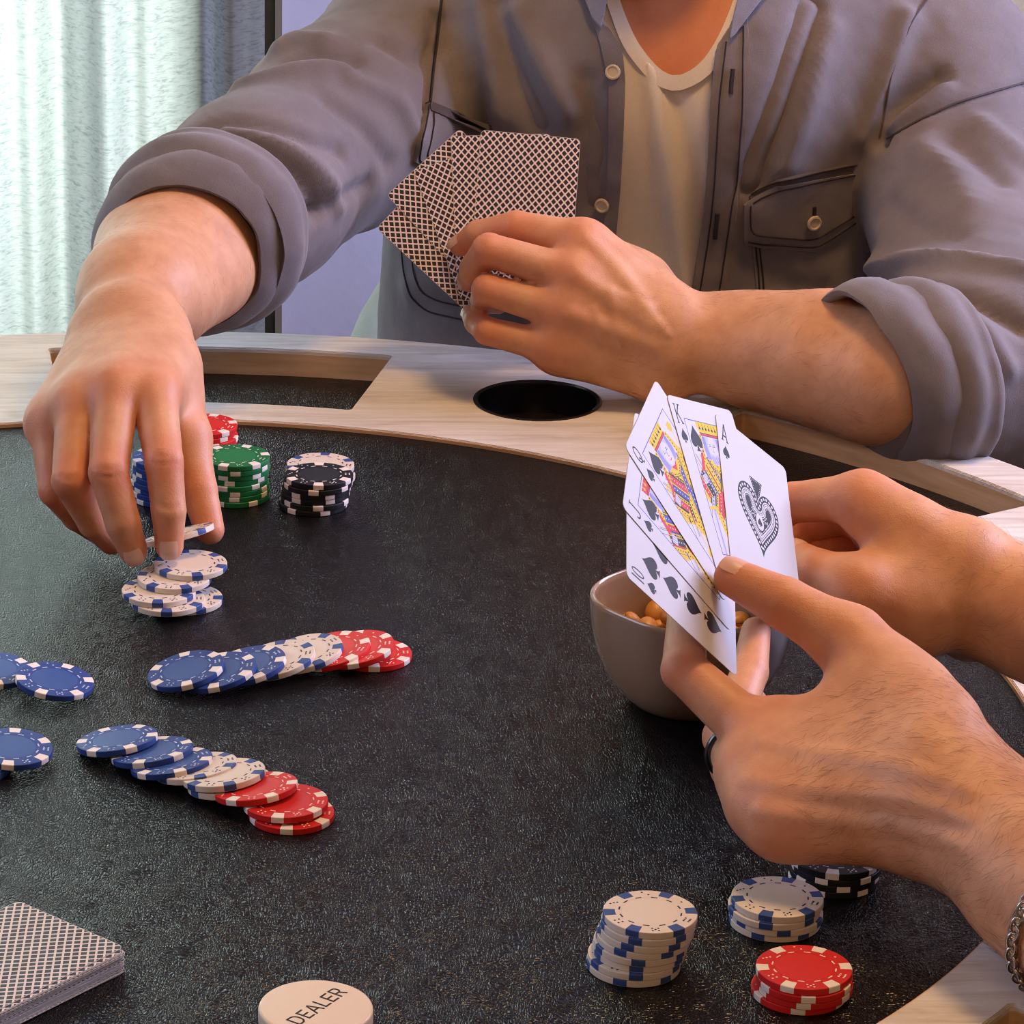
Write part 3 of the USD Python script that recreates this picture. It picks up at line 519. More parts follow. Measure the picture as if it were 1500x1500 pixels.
    # the copies keep their own label
# ------------------------------------------------------------------ bowl of peanuts
M_bowl = plain('taupe_glaze', (0.33, 0.205, 0.120), 0.18, 0.5, coat=0.4)
BWX, BWY, BWH = 0.2045, 1.545, 0.055
pr = np.array([(0, 0.002), (0.024, 0.002), (0.0265, 0.0), (0.0285, 0.0005), (0.0345, 0.006), (0.0405, 0.0145), (0.0450, 0.0255), (0.0478, 0.039), (0.0490, 0.0525), (0.0487, 0.0545), (0.0476, 0.0552), (0.0463, 0.0544), (0.0456, 0.0515), (0.0445, 0.040), (0.0415, 0.0275), (0.0365, 0.0165), (0.029, 0.0085), (0.018, 0.006), (0, 0.0058)])
bm = lathe(pr, 96); th_ = np.arctan2(bm.vertices[:, 1], bm.vertices[:, 0]); nn_ = 2.6; fz = np.clip(bm.vertices[:, 2] / 0.03, 0, 1)
sq = 1 / (np.abs(np.cos(th_)) ** nn_ + np.abs(np.sin(th_)) ** nn_) ** (1 / nn_); bm.vertices[:, :2] *= (1 + (sq / 1.06 - 1) * fz)[:, None]
bm = moved(bm, rot=rotz(math.radians(40)))
bowl = thing('bowl', 'taupe glazed stoneware bowl holding peanuts on the black leather', 'bowl', loc=(BWX, BWY, TZ)); obj('bowl_body', bm, M_bowl, bowl, smooth=60)
M_nut = mat('peanut_skin', {'c': ('texture_coordinate', {}), 'n': ('noise_texture', {'scale': 260.0, 'detail': 3.0}), 'r': ('rgb_ramp', {'ramp': [(0.3, (0.60, 0.25, 0.05)), (0.7, (0.72, 0.36, 0.09))]}), 'p': ('principled_bsdf', {'roughness': 0.42})},
            [('c.object', 'n.vector'), ('n.fac', 'r.fac'), ('r.color', 'p.base_color')])
nut0 = None
for lev, (rad_, n_, z_) in enumerate(((0.030, 11, 0.0200), (0.0325, 14, 0.0260), (0.0355, 15, 0.0315), (0.022, 7, 0.0355))):
    for k in range(n_):
        a = 2 * math.pi * (k + 0.37 * lev) / n_; r = rad_ * (1.0 if k % 3 else 0.62)
        R = rotz(rng.uniform(0, 6.3)) @ trimesh.transformations.euler_matrix(rng.normal(0, 0.4), rng.normal(0, 0.4), 0)[:3, :3]
        loc = (BWX + r * math.cos(a), BWY + r * math.sin(a), TZ + z_ + rng.uniform(-0.001, 0.001)); lab = 'roasted peanut in the heap filling the taupe bowl'
        if nut0 is None:
            nut0 = thing('peanut', lab, 'peanut', 'peanuts in the bowl', loc, R)
            for s in (-1, 1):
                h_ = trimesh.creation.icosphere(3, 1.0); v = h_.vertices; v[:, 0] *= 0.0068 * (1 + 0.10 * v[:, 0]); v[:, 1] *= 0.0050; v[:, 2] = np.where(v[:, 2] * s > 0, v[:, 2] * 0.0040, v[:, 2] * 0.0002) + s * 0.00025
                obj('peanut_half', h_, M_nut, nut0, smooth=60)
        else: dup(nut0, loc, R, lab, 'peanuts in the bowl')
# ------------------------------------------------------------------ organic shapes: distance fields meshed by surface nets
def rc(p, a, b, ra, rb):
    ab = b - a; pa = p - a; h = np.clip(pa @ ab / max(ab @ ab, 1e-12), 0, 1)
    q = pa - h[:, None] * ab
    return np.sqrt(np.einsum('ij,ij->i', q, q)) - (ra + (rb - ra) * h)
def smin(a, b, k):
    h = np.maximum(k - np.abs(a - b), 0.0) / k
    return np.minimum(a, b) - h * h * k * 0.25
def smax(a, b, k): return -smin(-a, -b, k)
def nets(f, lo, hi, h, s=6):
    lo, hi = np.asarray(lo, float), np.asarray(hi, float)
    nb = np.ceil(((hi - lo) / h + 1) / s).astype(int); n = nb * s
    b = np.stack(np.meshgrid(*[np.arange(k) for k in nb], indexing='ij'), -1).reshape(-1, 3)
    c = f(lo + (b * s + (s - 1) / 2) * h)
    F = np.repeat(np.repeat(np.repeat(c.reshape(nb).astype(np.float32), s, 0), s, 1), s, 2)
    act = b[np.abs(c) < s * h * 1.05 + 2.5 * h]
    o = np.stack(np.meshgrid(*[np.arange(s)] * 3, indexing='ij'), -1).reshape(-1, 3)
    for i in range(0, len(act), 2000):
        I = (act[i:i + 2000, None] * s + o[None]).reshape(-1, 3)
        F[I[:, 0], I[:, 1], I[:, 2]] = f(lo + I * h)
    S = F < 0
    cnt = np.zeros(n - 1, np.int8)
    for x, y, z in np.ndindex(2, 2, 2): cnt += S[x:n[0] - 1 + x, y:n[1] - 1 + y, z:n[2] - 1 + z]
    C = np.argwhere((cnt > 0) & (cnt < 8))
    ids = np.full(n - 1, -1, np.int32); ids[C[:, 0], C[:, 1], C[:, 2]] = np.arange(len(C))
    cor = np.array(list(np.ndindex(2, 2, 2))); val = np.stack([F[C[:, 0] + x, C[:, 1] + y, C[:, 2] + z] for x, y, z in cor], 1)
    acc, num = np.zeros((len(C), 3)), np.zeros(len(C))
    for i in range(8):
        for j in range(i + 1, 8):
            if np.abs(cor[i] - cor[j]).sum() != 1: continue
            a, bb = val[:, i], val[:, j]; m = (a < 0) != (bb < 0); t = np.where(m, a / np.where(m, a - bb, 1), 0)
            acc += np.where(m[:, None], cor[i] + t[:, None] * (cor[j] - cor[i]), 0); num += m
    V = lo + (C + acc / num[:, None]) * h
    T = []
    for ax in range(3):
        u, v = (ax + 1) % 3, (ax + 2) % 3
        a = S[tuple(slice(0, -1) if k == ax else slice(None) for k in range(3))]; bb = S[tuple(slice(1, None) if k == ax else slice(None) for k in range(3))]
        E = np.argwhere(a != bb); E = E[(E[:, u] > 0) & (E[:, v] > 0) & (E[:, u] < n[u] - 1) & (E[:, v] < n[v] - 1)]
        eu, ev = np.eye(3, dtype=int)[u], np.eye(3, dtype=int)[v]
        q = [ids[tuple((E - d).T)] for d in (0 * eu, eu, eu + ev, ev)]
        q = np.stack(q, 1); fl_ = S[E[:, 0], E[:, 1], E[:, 2]]; q[~fl_] = q[~fl_][:, ::-1]
        T += [q[:, [0, 1, 2]], q[:, [0, 2, 3]]]
    return V, np.vstack(T)
def normals_of(f, p, e=0.0008):
    g = np.stack([f(p + e * np.eye(3)[k]) - f(p - e * np.eye(3)[k]) for k in range(3)], 1)
    return g / np.maximum(np.linalg.norm(g, axis=1, keepdims=True), 1e-12)
def trace(f, pix, d0, steps=60, dmax=3.2):
    """walk from the eye along the view of each pixel until the surface f = 0 is met"""
    pix = np.asarray(pix, float); D = np.array([ray(x, y) for x, y in pix]); L = np.linalg.norm(D, axis=1); t = np.full(len(pix), d0)
    for _ in range(steps): t = np.minimum(t + 0.85 * f(EYE + t[:, None] * D) / L, dmax)
    return EYE + t[:, None] * D
def dense(poly, n):
    poly = np.asarray(poly, float); s = np.r_[0, np.cumsum(np.linalg.norm(np.diff(poly, axis=0), axis=1))]
    t = np.linspace(0, s[-1], n); out = np.stack([np.interp(t, s, poly[:, k]) for k in range(poly.shape[1])], 1)
    if len(poly) > 2:                        # soften the corners
        for _ in range(max(2, n // 12)): out[1:-1] = 0.25 * out[:-2] + 0.5 * out[1:-1] + 0.25 * out[2:]
    return out
def dist_poly(p, line):
    d = np.full(len(p), 9.0)
    for a, b in zip(line[:-1], line[1:]):
        ab = b - a; t = np.clip((p - a) @ ab / max(ab @ ab, 1e-12), 0, 1); q = p - a - t[:, None] * ab
        d = np.minimum(d, np.einsum('ij,ij->i', q, q))
    return np.sqrt(d)

def hand_field(h):
    """a hand and forearm: metacarpals and palm blended together, each finger blended to the palm but not to its neighbours"""
    J = lambda q: at(*q)
    palm_dir = unit(h['palm']); W = [J(q) for q in h['wrist']]                      # four points across the wrist, index side first
    fingers = [[J(q) for q in f] for f in h['fingers']]; rad = h.get('radii', [(0.0120, 0.0099, 0.0086, 0.0069), (0.0122, 0.0103, 0.0090, 0.0072), (0.0116, 0.0097, 0.0085, 0.0069), (0.0104, 0.0086, 0.0075, 0.0060)])
    th = [J(q) for q in h['thumb']]; tr = h.get('thumb_radii', (0.0165, 0.0135, 0.0112, 0.0086))
    po = h.get('palm_off', 0.009)
    palm = []
    for i in range(4):
        m, w = fingers[i][0], W[i]
        palm.append((w, m, 0.0135, rad[i][0] * 0.98, 0.016))
        palm.append((w + palm_dir * po, m * 0.9 + w * 0.1 + palm_dir * po, 0.0135, 0.0105, 0.016))
        if i < 3: palm.append((m * 0.92 + w * 0.08 + palm_dir * 0.004, fingers[i + 1][0] * 0.92 + W[i + 1] * 0.08 + palm_dir * 0.004, 0.0095, 0.0095, 0.012))
    palm.append((th[0], th[1], tr[0], tr[1], 0.018)); palm.append((th[0], (W[0] + W[1]) / 2, tr[0], 0.014, 0.02))
    palm.append((th[0] * 0.5 + th[1] * 0.5, fingers[0][0] * 0.55 + W[0] * 0.45 + palm_dir * 0.006, 0.010, 0.010, 0.016))
    arm = [(J(a[:3]), J(b[:3]), a[3], b[3], h.get('arm_k', 0.014)) for a, b in zip(h['arm'][:-1], h['arm'][1:])]
    for i in range(4): arm.append((J(h['arm'][0][:3]) * 0.5 + W[i] * 0.5, W[i], h.get('link', 0.018), 0.0150, 0.010))
    for a in h.get('muscle', []): arm.append((J(a[0]), J(a[1]), a[2], a[3], 0.014))
    chains = []
    for i in range(4):
        f, r = fingers[i], rad[i]
        chains.append([(f[0], f[1], r[0], r[1]), (f[1], f[2], r[1], r[2]), (f[2], f[3], r[2], r[3])])
    chains.append([(th[1], th[2], tr[1], tr[2]), (th[2], th[3], tr[2], tr[3])])
    ridges = []
    everything = np.vstack([W, np.vstack(fingers), np.array(th)] + [np.array([a[0], a[1]]) for a in arm])
    lo, hi = everything.min(0) - 0.065, everything.max(0) + 0.065
    def solid(p):
        d = np.full(len(p), 1.0)
        for a, b, ra, rb, k in palm + arm: d = smin(d, rc(p, a, b, ra, rb), k)
        out = d
        for ci, ch in enumerate(chains):
            g = np.full(len(p), 1.0)
            for a, b, ra, rb in ch:
                g = smin(g, rc(p, a, b, ra, rb), 0.0016)
            out = smin(out, smin(d, g, 0.010 if ci == 4 else 0.007), 0.0012)
        for line, r, k, sign in ridges:
            q = dist_poly(p, line) - r
            out = smin(out, q, k) if sign > 0 else smax(out, -q, k)
        return out
    for line, r, k, sign, sink in h.get('ridges', []):
        s = trace(solid, dense(line, 9), h['arm'][0][2] - 0.25)
        nn = normals_of(solid, s); ridges.append((s - nn * sink, r, k, sign))
    red = [(q, 0.012, 1.0) for f in fingers for q in (f[0], f[1])] + [(f[3], 0.010, 0.8) for f in fingers] + [(f[2], 0.008, 0.5) for f in fingers] + [(th[1], 0.013, 0.7), (th[2], 0.011, 0.8), (th[3], 0.012, 0.8)]
    return dict(f=solid, lo=lo, hi=hi, fingers=fingers, thumb=th, red=red, rad=rad, tr=tr)

def skin_attr(V, red):
    a = np.zeros(len(V))
    for c, s, w in red:
        a = np.maximum(a, w * np.exp(-(np.sum((V - c) ** 2, 1)) / (2 * (s * 1.0) ** 2)))
    return np.clip(a, 0, 1)
def set_float(prim, name, vals, interp='vertex'):
    UsdGeom.PrimvarsAPI(prim).CreatePrimvar(name, Sdf.ValueTypeNames.FloatArray, interp).Set(Vt.FloatArray.FromNumpy(np.asarray(vals, np.float32)))
def union(parts):
    """parts: (V, F); one watertight mesh"""
    out = None
    for V, F in parts:
        m = m3.Manifold(m3.Mesh(np.asarray(V, np.float32), np.asarray(F, np.uint32)))
        if m.is_empty() or m.status() != m3.Error.NoError: print('not manifold', m.status(), len(V))
        out = m if out is None else out + m
    r = out.to_mesh(); return np.array(r.vert_properties[:, :3], float), np.array(r.tri_verts, int)
def nail(tip, prev, dorsal, w, l, r, back=0.0):
    """a curved fingernail plate on the back of a fingertip"""
    ax = unit(tip - prev); dz = unit(dorsal - ax * (dorsal @ ax)); sx = np.cross(ax, dz)
    U, Vv = np.meshgrid(np.linspace(-1, 1, 9), np.linspace(-1, 1, 9), indexing='ij'); u, v = U.ravel(), Vv.ravel()
    k = np.sqrt(np.maximum(1 - 0.5 * v * v * (v < 0) * 0.5, 0)); a = u * w / r * k * np.where(v > 0.5, np.sqrt(np.maximum(1 - ((v - 0.5) / 0.5) ** 2 * 0.45, 0)), 1)
    y = v * l / 2 + back
    P = tip + ax * y[:, None] + (r + 0.0004 - 0.0012 * np.maximum(v, 0) ** 2)[:, None] * (np.sin(a)[:, None] * sx + np.cos(a)[:, None] * dz)
    Q = P - 0.0012 * (np.sin(a)[:, None] * sx + np.cos(a)[:, None] * dz)
    i, j = np.meshgrid(np.arange(8), np.arange(8), indexing='ij'); q = (i * 9 + j).ravel(); top = np.stack([q, q + 9, q + 10, q + 1], 1)
    e = [k_ * 9 for k_ in range(9)] + [72 + k_ for k_ in range(1, 9)] + [80 - 9 * k_ for k_ in range(1, 9)] + [8 - k_ for k_ in range(1, 8)]
    side = np.array([[e[m], e[m - 1], e[m - 1] + 81, e[m] + 81] for m in range(len(e))])
    m = trimesh.Trimesh(np.vstack([P, Q]), np.vstack([np.vstack([f_[:, [0, 1, 2]], f_[:, [0, 2, 3]]]) for f_ in (top, top[:, ::-1] + 81, side)]), process=False); m.fix_normals(); return m
# ------------------------------------------------------------------ the hands (pixel, pixel, distance along the view)
HA = dict(                                   # the opposite player's right hand, reaching down over the chips
    palm=FWD + 0.5 * DWN, palm_off=0.0075, link=0.019, arm_k=0.018, radii=[(0.0124, 0.0103, 0.0092, 0.0076), (0.0126, 0.0106, 0.0094, 0.0078), (0.0120, 0.0100, 0.0088, 0.0073), (0.0108, 0.0089, 0.0079, 0.0065)],
    wrist=[(228, 497, 1.913), (203, 490, 1.908), (176, 490, 1.910), (150, 496, 1.920)],
    fingers=[[(226, 578, 1.837), (240, 676, 1.805), (247, 748, 1.803), (248, 800, 1.807)],
             [(170, 574, 1.835), (159, 692, 1.801), (180, 766, 1.803), (195, 806, 1.811)],
             [(114, 597, 1.841), (103, 704, 1.811), (138, 765, 1.829), (163, 793, 1.841)],
             [(72, 624, 1.857), (80, 718, 1.837), (112, 756, 1.853), (140, 778, 1.863)]],
    thumb=[(236, 545, 1.895), (272, 640, 1.870), (291, 718, 1.857), (307, 776, 1.851)], thumb_radii=(0.016, 0.0125, 0.0102, 0.0082),
    arm=[(190, 472, 1.926, 0.0245), (207, 428, 1.966, 0.0310), (256, 370, 2.048, 0.0390), (350, 275, 2.124, 0.039)],
    muscle=[((252, 445, 1.980), (308, 388, 2.060), 0.023, 0.031), ((178, 450, 1.950), (218, 372, 2.045), 0.022, 0.030)],
    ridges=[(l, 0.0005, 0.0022, -1, 0.0) for l in ([(224, 664), (240, 669), (257, 663)], [(223, 676), (240, 681), (257, 675)], [(236, 742), (248, 746), (262, 741)], [(142, 684), (159, 689), (175, 683)], [(143, 696), (160, 701), (176, 695)], [(88, 698), (102, 703), (114, 698)])])
HB = dict(                                   # the opposite player's left hand, holding the fan of cards
    palm=FWD + 0.1 * RGT,
    wrist=[(972, 456, 2.085), (978, 486, 2.078), (978, 518, 2.078), (968, 548, 2.086)],
    fingers=[[(852, 352, 2.088), (756, 332, 2.098), (700, 343, 2.110), (674, 360, 2.119)],
             [(836, 402, 2.078), (716, 366, 2.080), (694, 394, 2.100), (687, 411, 2.117)],
             [(822, 455, 2.078), (714, 424, 2.082), (709, 440, 2.106), (730, 444, 2.118)],
             [(806, 508, 2.084), (714, 485, 2.088), (698, 472, 2.102), (690, 462, 2.115)]],
    thumb=[(935, 420, 2.118), (870, 370, 2.145), (795, 368, 2.149), (735, 380, 2.140)],
    arm=[(1010, 503, 2.085, 0.0255), (1090, 515, 2.080, 0.0285), (1200, 527, 2.045, 0.0335), (1300, 550, 2.020, 0.0365), (1450, 540, 2.06, 0.039)],
    muscle=[((1120, 540, 2.075), (1270, 570, 2.030), 0.022, 0.029), ((1060, 480, 2.09), (1230, 495, 2.05), 0.020, 0.028)],
    ridges=[([(893, 426), (947, 449), (978, 490)], 0.0013, 0.0035, 1, 0.0006), ([(894, 436), (906, 480), (910, 508)], 0.0012, 0.0035, 1, 0.0006), ([(871, 452), (880, 482), (882, 503)], 0.0012, 0.0035, 1, 0.0006),
            ([(862, 352), (905, 392), (945, 448)], 0.0022, 0.008, 1, 0.0022), ([(848, 404), (900, 440), (955, 478)], 0.0022, 0.008, 1, 0.0022), ([(838, 462), (890, 480), (950, 505)], 0.002, 0.008, 1, 0.0022)])
HC = dict(                                   # the near player's left hand, thumb on the face of the ace
    palm=0.75 * FWD - 0.45 * DWN + 0.25 * RGT,
    wrist=[(1372, 1078, 1.462), (1366, 1122, 1.440), (1352, 1172, 1.432), (1338, 1220, 1.440)],
    fingers=[[(1112, 1082, 1.500), (1002, 982, 1.520), (1006, 900, 1.547), (1038, 852, 1.576)],
             [(1094, 1136, 1.488), (1062, 1080, 1.532), (1098, 985, 1.570), (1107, 925, 1.592)],
             [(1110, 1182, 1.470), (1072, 1125, 1.522), (1096, 1062, 1.556), (1104, 1030, 1.572)],
             [(1142, 1214, 1.458), (1102, 1172, 1.500), (1116, 1120, 1.535), (1128, 1092, 1.552)]],
    thumb=[(1318, 1030, 1.492), (1246, 940, 1.512), (1150, 884, 1.520), (1074, 846, 1.533)], thumb_radii=(0.0190, 0.0145, 0.0118, 0.0088),
    radii=[(0.0128, 0.0102, 0.0086, 0.0070), (0.0122, 0.0100, 0.0086, 0.0070), (0.0118, 0.0096, 0.0082, 0.0068), (0.0106, 0.0084, 0.0072, 0.0060)],
    arm=[(1385, 1155, 1.447, 0.025), (1426, 1203, 1.430, 0.0272), (1525, 1287, 1.395, 0.0295), (1720, 1450, 1.315, 0.037), (1850, 1560, 1.25, 0.040)],
    muscle=[((1440, 1215, 1.43), (1640, 1400, 1.355), 0.019, 0.029), ((1420, 1150, 1.45), (1640, 1360, 1.38), 0.018, 0.028)],
    ridges=[([(1115, 1088), (1220, 1104), (1330, 1122), (1420, 1160)], 0.0016, 0.006, 1, 0.0020), ([(1095, 1142), (1200, 1160), (1320, 1166), (1420, 1200)], 0.0016, 0.006, 1, 0.0020), ([(1112, 1188), (1215, 1205), (1320, 1208), (1410, 1240)], 0.0015, 0.006, 1, 0.0019)])
HD = dict(                                   # the near player's right hand, behind the ace
    palm=-0.55 * FWD + 0.75 * DWN,
    wrist=[(1410, 815, 1.640), (1424, 835, 1.655), (1424, 870, 1.665), (1420, 900, 1.668)],
    fingers=[[(1262, 728, 1.652), (1160, 736, 1.672), (1118, 770, 1.690), (1105, 800, 1.690)],
             [(1280, 745, 1.680), (1180, 762, 1.705), (1140, 800, 1.705), (1150, 830, 1.690)],
             [(1300, 790, 1.700), (1205, 790, 1.715), (1180, 830, 1.705), (1215, 850, 1.692)],
             [(1320, 835, 1.712), (1240, 830, 1.722), (1215, 860, 1.708), (1250, 870, 1.698)]],
    thumb=[(1345, 888, 1.640), (1262, 866, 1.628), (1198, 838, 1.640), (1166, 816, 1.655)], thumb_radii=(0.0195, 0.0155, 0.0112, 0.0085), palm_off=0.008,
    arm=[(1440, 866, 1.650, 0.0235), (1500, 897, 1.635, 0.0262), (1640, 958, 1.60, 0.033), (1900, 1010, 1.53, 0.043), (2050, 1050, 1.48, 0.042)],
    muscle=[((1460, 885, 1.645), (1660, 980, 1.59), 0.018, 0.027)],
    ridges=[])
_H = {k: hand_field(h) for k, h in dict(A=HA, B=HB, C=HC, D=HD).items()}
_HM = {}
for k, h in _H.items():
    _HM[k] = nets(h['f'], h['lo'], h['hi'], 0.0017 if k in 'AB' else 0.0015)
# ------------------------------------------------------------------ the two players
M_skin = mat('skin', {
    'c': ('texture_coordinate', {}), 'n': ('noise_texture', {'scale': 60.0, 'detail': 4.0, 'roughness': 0.6}), 'n2': ('noise_texture', {'scale': 700.0, 'detail': 2.0}), 'v': ('voronoi_texture', {'scale': 900.0, 'feature': 'distance_to_edge'}),
    'r': ('rgb_ramp', {'ramp': [(0.32, (0.52, 0.25, 0.130)), (0.68, (0.63, 0.335, 0.185))]}), 'a': ('attribute', {'attribute': 'skin_red'}),
    'k': ('math', {'math_type': 'multiply', 'value2': 0.66}), 'x': ('mix_color', {'blend_type': 'mix', 'b': (0.58, 0.155, 0.075)}),
    'ad': ('math', {'math_type': 'add'}), 'b': ('bump', {'strength': 0.25, 'distance': 0.0004}),
    'p': ('principled_bsdf', {'roughness': 0.50, 'specular_ior_level': 0.36, 'subsurface_weight': 0.12, 'subsurface_scale': 0.004, 'subsurface_radius': (1.0, 0.35, 0.2)})},
    [('c.object', 'n.vector'), ('c.object', 'n2.vector'), ('c.object', 'v.vector'), ('n.fac', 'r.fac'), ('a.fac', 'k.value1'), ('k.value', 'x.fac'), ('r.color', 'x.a'), ('x.result', 'p.base_color'),
     ('n2.fac', 'ad.value1'), ('v.distance', 'ad.value2'), ('ad.value', 'b.height'), ('b.normal', 'p.normal')])
M_nail = plain('fingernail', (0.66, 0.40, 0.31), 0.28, 0.5)
def cloth(name, c0, c1, scale=1.0, rough=0.85, weave=2400.0, bump=0.35):
    return mat(name, {'c': ('texture_coordinate', {}), 'n': ('noise_texture', {'scale': 14.0 * scale, 'detail': 5.0, 'roughness': 0.6}), 'n3': ('noise_texture', {'scale': weave / 3, 'detail': 2.0}),
        'm': ('mapping', {'scale': (weave, weave * 0.25, weave * 0.5), 'rotation': (0.0, 0.5, 0.3)}), 'w': ('noise_texture', {'scale': 1.0, 'detail': 2.0}), 'r': ('rgb_ramp', {'ramp': [(0.30, c0), (0.70, c1)]}),
        'r2': ('rgb_ramp', {'ramp': [(0.3, (0.74, 0.74, 0.74)), (0.7, (1, 1, 1))]}), 'x': ('mix_color', {'blend_type': 'multiply', 'fac': 0.6}), 'b': ('bump', {'strength': bump, 'distance': 0.0004}), 'p': ('principled_bsdf', {'roughness': rough, 'specular_ior_level': 0.25, 'sheen_weight': 0.15, 'sheen_roughness': 0.5})},
        [('c.object', 'n.vector'), ('c.object', 'n3.vector'), ('c.object', 'm.vector'), ('m.vector', 'w.vector'), ('n.fac', 'r.fac'), ('w.fac', 'r2.fac'), ('r.color', 'x.a'), ('r2.color', 'x.b'), ('x.result', 'p.base_color'), ('w.fac', 'b.height'), ('b.normal', 'p.normal')])
M_shirt = cloth('washed_denim', (0.150, 0.130, 0.138), (0.212, 0.187, 0.196))
M_tee = cloth('white_jersey', (0.70, 0.64, 0.57), (0.76, 0.70, 0.63), weave=3000, bump=0.15)
M_thread = plain('dark_thread', (0.030, 0.024, 0.026), 0.8, 0.2)
M_seam = plain('seam_denim', (0.085, 0.070, 0.070), 0.9, 0.2)
M_shbut = plain('shell_button', (0.52, 0.42, 0.30), 0.35, 0.5)
M_trou = cloth('dark_trousers', (0.035, 0.035, 0.04), (0.05, 0.05, 0.055))
M_tee2 = cloth('navy_jersey', (0.03, 0.035, 0.06), (0.045, 0.05, 0.08))
M_hair = plain('brown_hair', (0.045, 0.025, 0.014), 0.5)
def project(p):
    q = p - EYE; d = q @ FWD; return CXP + FPX * (q @ RGT) / d, CYP + FPX * (q @ DWN) / d, d
A3 = lambda q: at(*q[:3])
def chain(p, pts, k):
    d = np.full(len(p), 1.0)
    for a, b in zip(pts[:-1], pts[1:]): d = smin(d, rc(p, A3(a), A3(b), a[3], b[3]), k)
    return d
SHR, SHL = (640, 92, 2.335, 0.066), (1352, 125, 2.315, 0.066)
def trunk(p):                                # chest, belly and shoulders without the neck
    d = rc(p, at(815, 150, 2.345), at(800, 640, 2.435), 0.101, 0.112)
    d = smin(d, rc(p, at(1085, 150, 2.335), at(1085, 640, 2.43), 0.103, 0.113), 0.10)
    d = smin(d, rc(p, at(870, 110, 2.30), at(1050, 110, 2.295), 0.070, 0.070), 0.07)
    d = smin(d, rc(p, A3(SHR), at(940, 0, 2.345), 0.066, 0.062), 0.05); d = smin(d, rc(p, A3(SHL), at(1040, 0, 2.34), 0.066, 0.062), 0.05)
    return d
def head(p):
    d = smin(rc(p, at(992, 60, 2.330), at(985, -170, 2.285), 0.062, 0.058), rc(p, at(985, -370, 2.265), at(985, -345, 2.225), 0.086, 0.080), 0.05)
    d = smin(d, rc(p, at(985, -290, 2.205), at(985, -135, 2.190), 0.062, 0.036), 0.04)
    d = smin(d, rc(p, at(985, -345, 2.135), at(985, -268, 2.112), 0.008, 0.015), 0.012)
    for s in (-1, 1):
        d = smin(d, rc(p, at(985 + 22 * s, -370, 2.142), at(985 + 105 * s, -372, 2.165), 0.008, 0.010), 0.014)
        d = smax(d, -(np.linalg.norm(p - at(985 + 72 * s, -335, 2.125), axis=1) - 0.017), 0.014)
        d = smin(d, np.linalg.norm(p - at(985 + 72 * s, -335, 2.160), axis=1) - 0.0125, 0.003)
        d = smin(d, rc(p, at(985 + 180 * s, -345, 2.245), at(985 + 172 * s, -270, 2.235), 0.014, 0.010), 0.008)
    d = smin(d, rc(p, at(945, -218, 2.138), at(1025, -218, 2.138), 0.006, 0.006), 0.006); d = smin(d, rc(p, at(952, -200, 2.140), at(1018, -200, 2.140), 0.007, 0.007), 0.006)
    return d
ELA, ELB = HA['arm'][-1], HB['arm'][-1]
def body1(p):
    d = smin(trunk(p), head(p), 0.05)
    d = smin(d, chain(p, [SHR[:3] + (0.052,), (505, 187, 2.238, 0.046), ELA[:3] + (0.039,)], 0.03), 0.03)
    d = smin(d, chain(p, [SHL[:3] + (0.052,), (1420, 305, 2.240, 0.044), ELB[:3] + (0.039,)], 0.03), 0.03)
    for s in (-1, 1): d = smin(d, rc(p, np.array([0.27 + 0.10 * s, 2.33, 0.56]), np.array([0.27 + 0.16 * s, 1.95, 0.53]), 0.082, 0.060), 0.06)
    return d
P0_ = np.vstack([[0.0, 1.90, 0.55], at(560, 640, 2.4), at(560, -560, 2.3), at(1560, 640, 2.4), at(300, 300, 2.1), at(950, 300, 2.55)])
BODY1 = nets(body1, P0_.min(0) - 0.16, P0_.max(0) + 0.12, 0.0058)
V1, F1 = union([_HM['A'], _HM['B'], BODY1])
man = thing('person', 'person in a grey-brown denim shirt over a white T-shirt, reaching for chips', 'person')
red1 = _H['A']['red'] + _H['B']['red'] + [(at(985, 60, 2.2), 0.07, 0.9)]
ob = obj('body', (V1, F1), M_skin, man, smooth=True); set_float(ob, 'skin_red', skin_attr(V1, red1))

M_eye = plain('eye_white', (0.75, 0.72, 0.68), 0.2, 0.5); M_iris = plain('brown_iris', (0.06, 0.03, 0.015), 0.2, 0.5)
def eyes(person, spots, look):
    for c in spots:
        ey = thing('eye', parent=person); obj('eyeball', moved(trimesh.creation.icosphere(3, 0.0118), c), M_eye, ey, smooth=True)
        i_ = trimesh.creation.icosphere(3, 0.0062); i_.apply_scale([1, 1, 0.45]); obj('iris', moved(i_, c + unit(look) * 0.0098, frame_from_z(look)), M_iris, ey, smooth=True)
eyes(man, [at(985 + 72 * s, -335, 2.1545) for s in (-1, 1)], -FWD + 0.4 * DWN)
